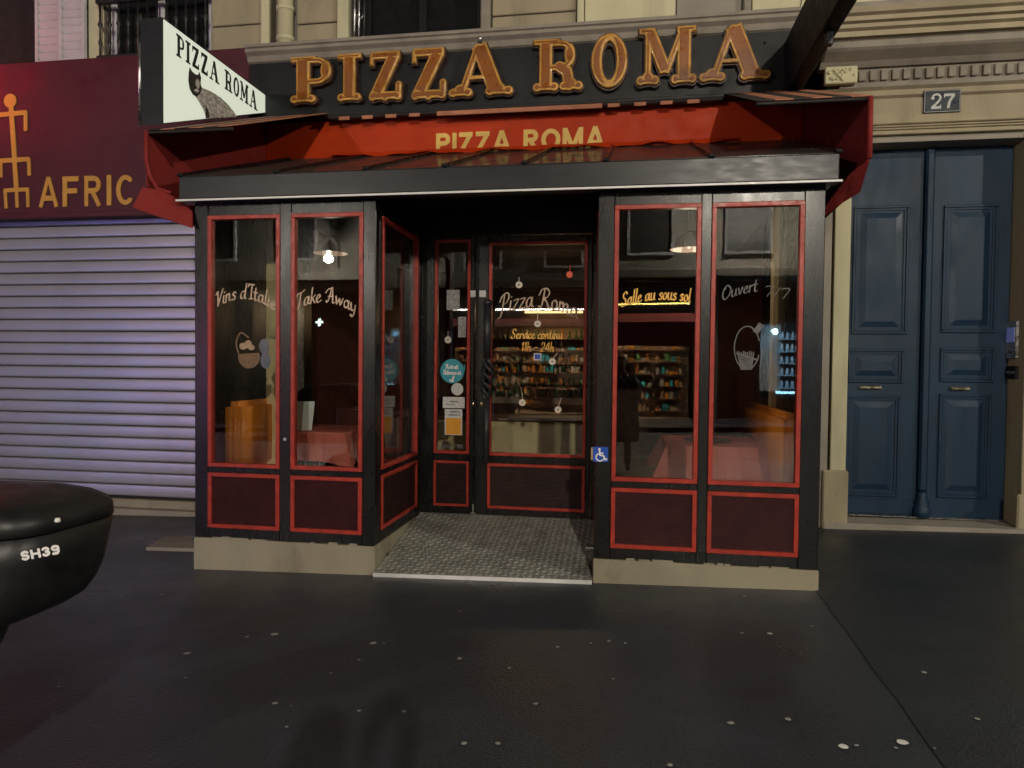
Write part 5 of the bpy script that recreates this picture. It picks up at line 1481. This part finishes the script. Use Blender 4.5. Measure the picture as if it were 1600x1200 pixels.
# ================================================================== PHOTOGRAPHER (seen only as a reflection in the glass)
px_, py_ = -.10, -.46
ph = empty('person', (px_, py_, gz(px_)), 'person in a dark knee length coat taking the picture, reflected in the third window', 'person')
G0 = gz(px_)
V = [(0, 0, .95), (0, 0, 1.15), (0, 0, 1.36), (0, .01, 1.46), (0, .015, 1.52),
     (.09, 0, .9), (.10, .01, .5), (.105, -.01, .09), (.115, .12, .045),
     (-.09, 0, .9), (-.12, .02, .5), (-.13, 0, .09), (-.14, .13, .045),
     (.18, 0, 1.40), (.24, .12, 1.16), (.17, .33, 1.42),
     (-.18, 0, 1.40), (-.22, .12, 1.16), (-.02, .33, 1.42)]
Ed = [(0, 1), (1, 2), (2, 3), (3, 4), (0, 5), (5, 6), (6, 7), (7, 8), (0, 9), (9, 10), (10, 11), (11, 12), (2, 13), (13, 14), (14, 15), (2, 16), (16, 17), (17, 18)]
Rr = [(.15, .11), (.14, .11), (.15, .11), (.065, .06), (.055, .055), (.095, .095), (.065, .065), (.05, .05), (.045, .035), (.095, .095), (.065, .065), (.05, .05), (.045, .035), (.08, .08), (.055, .055), (.038, .038), (.08, .08), (.055, .055), (.038, .038)]
me = bpy.data.meshes.new('person_body'); me.from_pydata([(px_ + x, py_ + y, z + G0) for x, y, z in V], Ed, [])
tmp = bpy.data.objects.new('person_tmp', me); COL.objects.link(tmp)
sk = tmp.modifiers.new('skin', 'SKIN')
for i, r in enumerate(Rr): me.skin_vertices[0].data[i].radius = r
me.skin_vertices[0].data[0].use_root = True
tmp.modifiers.new('sub', 'SUBSURF').levels = 2
dg = bpy.context.evaluated_depsgraph_get(); dg.update()
bme = bpy.data.meshes.new_from_object(tmp.evaluated_get(dg)); bpy.data.objects.remove(tmp)
bme.materials.clear(); bme.materials.append(M['trousers'])
for p in bme.polygons: p.use_smooth = True
place(bpy.data.objects.new('body', bme), ph, (0, 0, 0))
loft('coat', [(.46, px_ - .01, py_ + .01, .29, .18), (.6, px_ - .01, py_, .295, .185), (.9, px_, py_, .27, .17), (1.08, px_, py_, .25, .155), (1.25, px_, py_, .26, .15), (1.38, px_, py_, .245, .13), (1.44, px_, py_, .15, .10), (1.49, px_, py_ + .01, .075, .07)], M['coat'], ph, 24, 2.4)
for s in (-1, 1):
    e = (.24 * s, .12, 1.16); hnd = ((.15 if s > 0 else .0), .30, 1.42)
    tube('coat_sleeve', [(px_ + .17 * s, py_, 1.38), (px_ + e[0], py_ + e[1], e[2]), (px_ + hnd[0] + .01, py_ + hnd[1], hnd[2])], [.085, .068, .05], M['coat'], ph, 12)
loft('head', [(1.50, px_, py_ + .02, .05, .055), (1.54, px_, py_ + .03, .058, .075), (1.59, px_, py_ + .025, .072, .092), (1.65, px_, py_ + .015, .078, .098), (1.70, px_, py_ + .01, .070, .085), (1.735, px_, py_, .03, .04)], M['skin'], ph, 20, 2.2)
loft('hair', [(1.42, px_, py_ - .06, .09, .035), (1.55, px_, py_ - .04, .092, .06), (1.66, px_, py_ - .012, .09, .092), (1.72, px_, py_ - .008, .08, .088), (1.755, px_, py_ - .008, .04, .045)], M['hair'], ph, 20, 2.2)
bm = bmesh.new(); add_tube(bm, [(px_, py_ + .105, 1.635), (px_, py_ + .128, 1.605), (px_, py_ + .105, 1.595)], [.008, .014, .01], 8); from_bm('nose', bm, M['skin'], ph, smooth=True)
for s in (-1, 1):
    hx_, hz_ = px_ + .1 + .055 * s, 1.47
    bm = bmesh.new()
    add_tube(bm, [(hx_ + .012 * s, py_ + .33, 1.43), (hx_ + .008 * s, py_ + .385, 1.50), (hx_, py_ + .40, 1.54)], [.03, .04, .034], 10)
    for k, (l, dx) in enumerate(((.07, -.03), (.08, -.01), (.075, .01), (.06, .03))):
        add_tube(bm, [(hx_ + .01 * s, py_ + .40, 1.52 + k * .018), (hx_ + .03 * s, py_ + .425, 1.53 + k * .018), (hx_ + .03 * s - s * l * .5, py_ + .44, 1.53 + k * .018)], [.010, .009, .008], 6)
    add_tube(bm, [(hx_ - .0 * s, py_ + .395, 1.50), (hx_ - .03 * s, py_ + .405, 1.535), (hx_ - .035 * s, py_ + .41, 1.565)], [.012, .010, .009], 6)
    from_bm('hand', bm, M['skin'], ph, smooth=True)
ph_p = box('phone', px_ + .1 - .04, px_ + .1 + .04, -.034, -.026, 1.53, 1.63, M['case_gloss'], None, .003)
tag(ph_p, 'dark phone held up in both hands by the reflected person', 'phone')

# ================================================================== ACROSS THE STREET (seen in the glass; holds the lamps that light the place)
YO = -11.0
ob_ = empty('opposite_building', (-5, YO, 0), 'pale stone building across the street, seen only reflected in the windows', 'building')
box('wall', -30, 14, YO - .5, YO, 4.2, 14, M['opp_stone'], ob_, 0)
for a, b in ((-30, -21.0), (-21.0, -10.6), (-7.9, -6.6), (2.0, 2.6), (5.0, 5.6), (8.6, 14)): box('pier', a, b, YO - .5, YO, -.6, 4.199, M['opp_stone'], ob_, 0)
box('backing', -30, 14, YO - 3.2, YO - 3.0, -.6, 4.2, M['interior_wall'], ob_, 0)
for i in range(15):
    x = -28 + i * 2.8
    for z in (5.0, 8.4):
        wv = box('window', x, x + 1.2, YO + .001, YO + .03, z, z + 2.2, M['opp_dark'], ob_, 0)
        ring_frame('window_frame', x - .08, x + 1.28, z - .08, z + 2.28, .08, YO + .001, YO + .06, M['white_shutter'], wv)
box('cornice', -30, 14, YO + .001, YO + .3, 4.25, 4.5, M['opp_stone'], ob_, .02)
shop = empty('opposite_shop', (-2.3, YO, 0), 'lit shop with red awning across the street, seen only reflected', 'shop')
box('fascia', -6.5, 1.95, YO - .1, YO + .08, 3.0, 4.15, M['opp_dark'], shop, 0)
box('strip_lamp', -6.2, -1.0, YO + .09, YO + .13, 3.50, 3.55, M['strip_white'], shop, 0)
box('strip_lamp', -.95, 1.75, YO + .09, YO + .13, 3.46, 3.50, M['strip_yellow'], shop, 0)
prism('shop_awning', [(-6.4, YO + .09, 3.2), (-6.4, YO + .9, 2.9), (-6.4, YO + .9, 2.2), (-6.4, YO + .88, 2.2), (-6.4, YO + .88, 2.88), (-6.4, YO + .09, 3.17)], (8.3, 0, 0), M['opp_awning'], shop)
box('shop_back', -6.5, 1.95, YO - 2.2, YO - 2.1, -.3, 3.0, M['floor_tile'], shop, 0)
box('shop_floor', -6.5, 1.95, YO - 2.1, YO, -.32, -.02, M['floor_tile'], shop, 0)
gmats = bmats + [M['orange_paper'], M['paper'], M['teal'], M['cream_paint'], M['wood_dark']]
for i in range(8):
    x = -6.3 + i * 1.02
    for z in (.15, .55, .95, 1.35, 1.75, 2.15):
        s_ = box('shop_shelf', x, x + .98, YO - 2.05, YO - 1.8, z, z + .03, M['wood_dark'], shop, 0)
        gx_ = x + .05
        while gx_ < x + .84:
            gw = random.uniform(.06, .16)
            if random.random() < .82: box('goods', gx_, gx_ + gw, YO - 2.0, YO - 1.85, z + .031, z + random.uniform(.12, .32), random.choice(gmats), s_, .01)
            gx_ += gw + random.uniform(.01, .08)
box('shop_counter', -3.2, -.4, YO - 1.3, YO - .9, -.3, .8, M['wood_dark'], shop, .01)
for x in (-5.2, -2.2, .6):
    box('shop_lamp', x - .12, x + .12, YO - 1.4, YO - 1.2, 2.6, 2.66, M['strip_white'], shop, .01)
lsh = bpy.data.lights.new('shop_light', 'AREA'); lsh.shape = 'RECTANGLE'; lsh.size = 7.5; lsh.size_y = .3; lsh.energy = 1500; lsh.color = (1, .74, .45)
osh = bpy.data.objects.new('shop_light', lsh); COL.objects.link(osh); osh.location = (-2.3, YO - 1.1, 2.9); osh.rotation_euler = (R(-35), 0, 0); tag(osh, kind='helper')
for i in range(4): box('mullion', -6.5 + i * 2.8, -6.42 + i * 2.8, YO - .1, YO - .02, -.3, 3.0, M['opp_dark'], shop, 0)
def glow_window(name, x0, x1, z0, z1, mat, label):
    e = empty(name, ((x0 + x1) / 2, YO, z0), label, 'shop window')
    box('lit_panel', x0, x1, YO + .005, YO + .03, z0, z1, mat, e, 0)
    ring_frame('window_frame', x0 - .06, x1 + .06, z0 - .06, z1 + .06, .06, YO + .001, YO + .06, M['opp_dark'], e)
glow_window('shop_window', -19.6, -16.2, .1, 1.9, M['blue_glow'], 'blue lit shop window across the street, seen only reflected')
glow_window('shop_window', -15.0, -13.8, .9, 2.4, M['pink_glow'], 'pink lit shop window across the street, seen only reflected')
bx0, bx1 = at(1186, 560, 2 * YF - YO).x, at(1246, 560, 2 * YF - YO).x
cz0, cz1 = at(1215, 612, 2 * YF - YO).z, at(1215, 512, 2 * YF - YO).z
fr = empty('drinks_fridge', ((bx0 + bx1) / 2, YO, -.2), 'drinks fridge with cold blue light across the street, reflected in the rightmost window', 'fridge')
box('cabinet', bx0, bx1, YO - .6, YO - .1, cz0 - .2, cz1 + .15, M['opp_dark'], fr, .01)
box('back_panel', bx0 + .05, bx0 + .62, YO - .095, YO - .07, cz0, cz1 + .1, M['white_paint'], fr, 0)
lathe('lamp', (bx0 + .4, YO + .02, cz1 - .1), [(.03, -.05), (.09, -.03), (.1, .02), (.04, .06)], M['fridge_glow'], fr, 12)
lf_ = bpy.data.lights.new('fridge_light', 'POINT'); lf_.energy = 55; lf_.color = (.22, .6, 1); lf_.shadow_soft_size = .08
of_ = bpy.data.objects.new('fridge_light', lf_); COL.objects.link(of_); of_.location = (bx0 + .4, YO + .22, cz1 - .12); tag(of_, kind='helper')
for i in range(5):
    z = cz0 + .1 + i * (cz1 - cz0 - .45) / 4
    sh_ = box('shelf', bx0 + .55, bx1 - .05, YO - .09, YO + .02, z, z + .03, M['fridge_dim'], fr, 0)
    for k in range(4): lathe('bottle', (bx0 + .65 + k * .14, YO - .02, z + .031), [(.04, 0), (.045, .02), (.045, .14), (.02, .2)], M['fridge_dim'], sh_, 8)
box('shelf_light', bx0 + .5, bx1 - .05, YO - .09, YO - .03, cz0 - .05, cz0 + .02, M['fridge_glow'], fr, 0)
cr = at(507, 505, 2 * YF - YO)
pc = empty('cross_sign', (cr.x, YO + .4, cr.z), 'small lit cross sign across the street, seen only reflected', 'sign')
bm = bmesh.new(); add_box(bm, cr.x - .035, cr.x + .035, YO + .38, YO + .42, cr.z - .12, cr.z + .12); add_box(bm, cr.x - .12, cr.x - .036, YO + .38, YO + .42, cr.z - .035, cr.z + .035); add_box(bm, cr.x + .036, cr.x + .12, YO + .38, YO + .42, cr.z - .035, cr.z + .035)
from_bm('cross', bm, M['green_glow'], pc)
def street_lantern(x, z, power, col, label, Y=YO + .75):
    e = empty('street_lantern', (x, YO, z), label, 'street lamp', 'wall lanterns across the street')
    tube('bracket', [(x, YO, z - .3), (x, YO + .4, z + .35), (x, Y, z + .42), (x, Y, z + .3)], .03, M['iron'], e, 8)
    lathe('lantern_cap', (x, Y, z + .12), [(.24, 0), (.2, .05), (.08, .16), (.03, .2)], M['iron'], e, 12)
    lathe('lantern_bulb', (x, Y, z - .02), [(.03, 0), (.065, .04), (.065, .1), (.04, .13)], M['lantern'], e, 12)
    l = bpy.data.lights.new('lantern_light', 'POINT'); l.energy = power; l.color = col; l.shadow_soft_size = .12
    o = bpy.data.objects.new('lantern_light', l); COL.objects.link(o); o.location = (x, Y + .02, z - .14); tag(o, kind='helper')
street_lantern(3.4, 6.8, 3900, (1.0, .91, .76), 'right wall lantern across the street, lighting the terrace from the right')
lp = at(513, 397, 2 * YF - YO - .75)
street_lantern(lp.x, lp.z, 1700, (1.0, .92, .80), 'left wall lantern across the street, reflected in the second window')
# red lit tobacconist-like sign on the left neighbour, just outside the picture
rd = empty('red_neon_sign', (-7.62, 6.7, 4.5), 'red lit lozenge sign on the maroon shop front, outside the left edge', 'sign')
prism('lozenge', [(-7.65, 6.7, 4.2), (-7.65, 6.86, 4.6), (-7.65, 6.7, 5.0), (-7.65, 6.54, 4.6)], (.06, 0, 0), M['red_glow'], rd)
tube('bracket', [(-7.62, 6.86, 4.6), (-7.62, YA, 4.6)], .02, M['iron'], rd, 6)
lr = bpy.data.lights.new('neon_light', 'POINT'); lr.energy = 16; lr.color = (1, .02, .06); lr.shadow_soft_size = .15
orr = bpy.data.objects.new('neon_light', lr); COL.objects.link(orr); orr.location = (-7.75, 6.35, 5.15); tag(orr, kind='helper')
# parked car across the street
cpx = at(525, 640, 2 * YF + 7.6)
car = empty('parked_car', (cpx.x, -7.6, gz(cpx.x) - .15), 'dark car parked across the street, seen only reflected in the second window', 'car')
gx, g0 = cpx.x, gz(cpx.x) - .15
prof = [(-2.1, .3), (-2.1, .75), (-1.9, .88), (-1.1, .95), (-.5, 1.38), (.8, 1.42), (1.5, 1.02), (2.0, .95), (2.1, .7), (2.1, .3)]
bm = bmesh.new(); add_poly(bm, [(gx + a, -8.4, g0 + z) for a, z in prof], (0, 1.6, 0)); bmesh.ops.bevel(bm, geom=bm.edges[:], offset=.06, segments=2, affect='EDGES')
from_bm('body', bm, M['case_gloss'], car, smooth=False)
for a in (-1.35, 1.35):
    for y in (-8.35, -6.85): 
        bm = bmesh.new(); add_tube(bm, [(gx + a, y, g0 + .31), (gx + a, y + .2 * (1 if y < -7.6 else 1) - .1, g0 + .31)], .31, 16); from_bm('wheel', bm, M['tyre'], car)
prism('side_window', [(gx - .95, -6.79, g0 + .97), (gx + 1.2, -6.79, g0 + 1.0), (gx + .75, -6.79, g0 + 1.32), (gx - .5, -6.79, g0 + 1.30)], (0, .012, 0), M['glass'], car)
for a in (-2.08, 2.02): box('head_lamp', gx + a, gx + a + .06, -6.98, -6.81, g0 + .66, g0 + .78, M['steel'], car, .01)

# street lamp post on this pavement, out of the picture to the right
LX, LY, LZ = 13.0, -1.2, 7.2
pl = empty('lamp_post', (LX, LY, gz(LX)), 'lit street lamp post on the near pavement, outside the right edge', 'street lamp')
tube('post', [(LX, LY, gz(LX)), (LX, LY, LZ + .5)], .07, M['iron'], pl, 10)
tube('arm', [(LX, LY, LZ + .5), (LX - .3, LY, LZ + .62), (LX - .7, LY, LZ + .55)], .035, M['iron'], pl, 8)
lathe('lamp_head', (LX - .7, LY, LZ + .3), [(.26, 0), (.24, .08), (.1, .22), (.04, .26)], M['iron'], pl, 14)
lathe('lamp_bulb', (LX - .7, LY, LZ + .16), [(.04, 0), (.09, .04), (.09, .1), (.05, .13)], M['lantern'], pl, 12)
l = bpy.data.lights.new('post_light', 'POINT'); l.energy = 2700; l.color = (1.0, .93, .78); l.shadow_soft_size = .15
o = bpy.data.objects.new('post_light', l); COL.objects.link(o); o.location = (LX - .7, LY, LZ); tag(o, kind='helper')
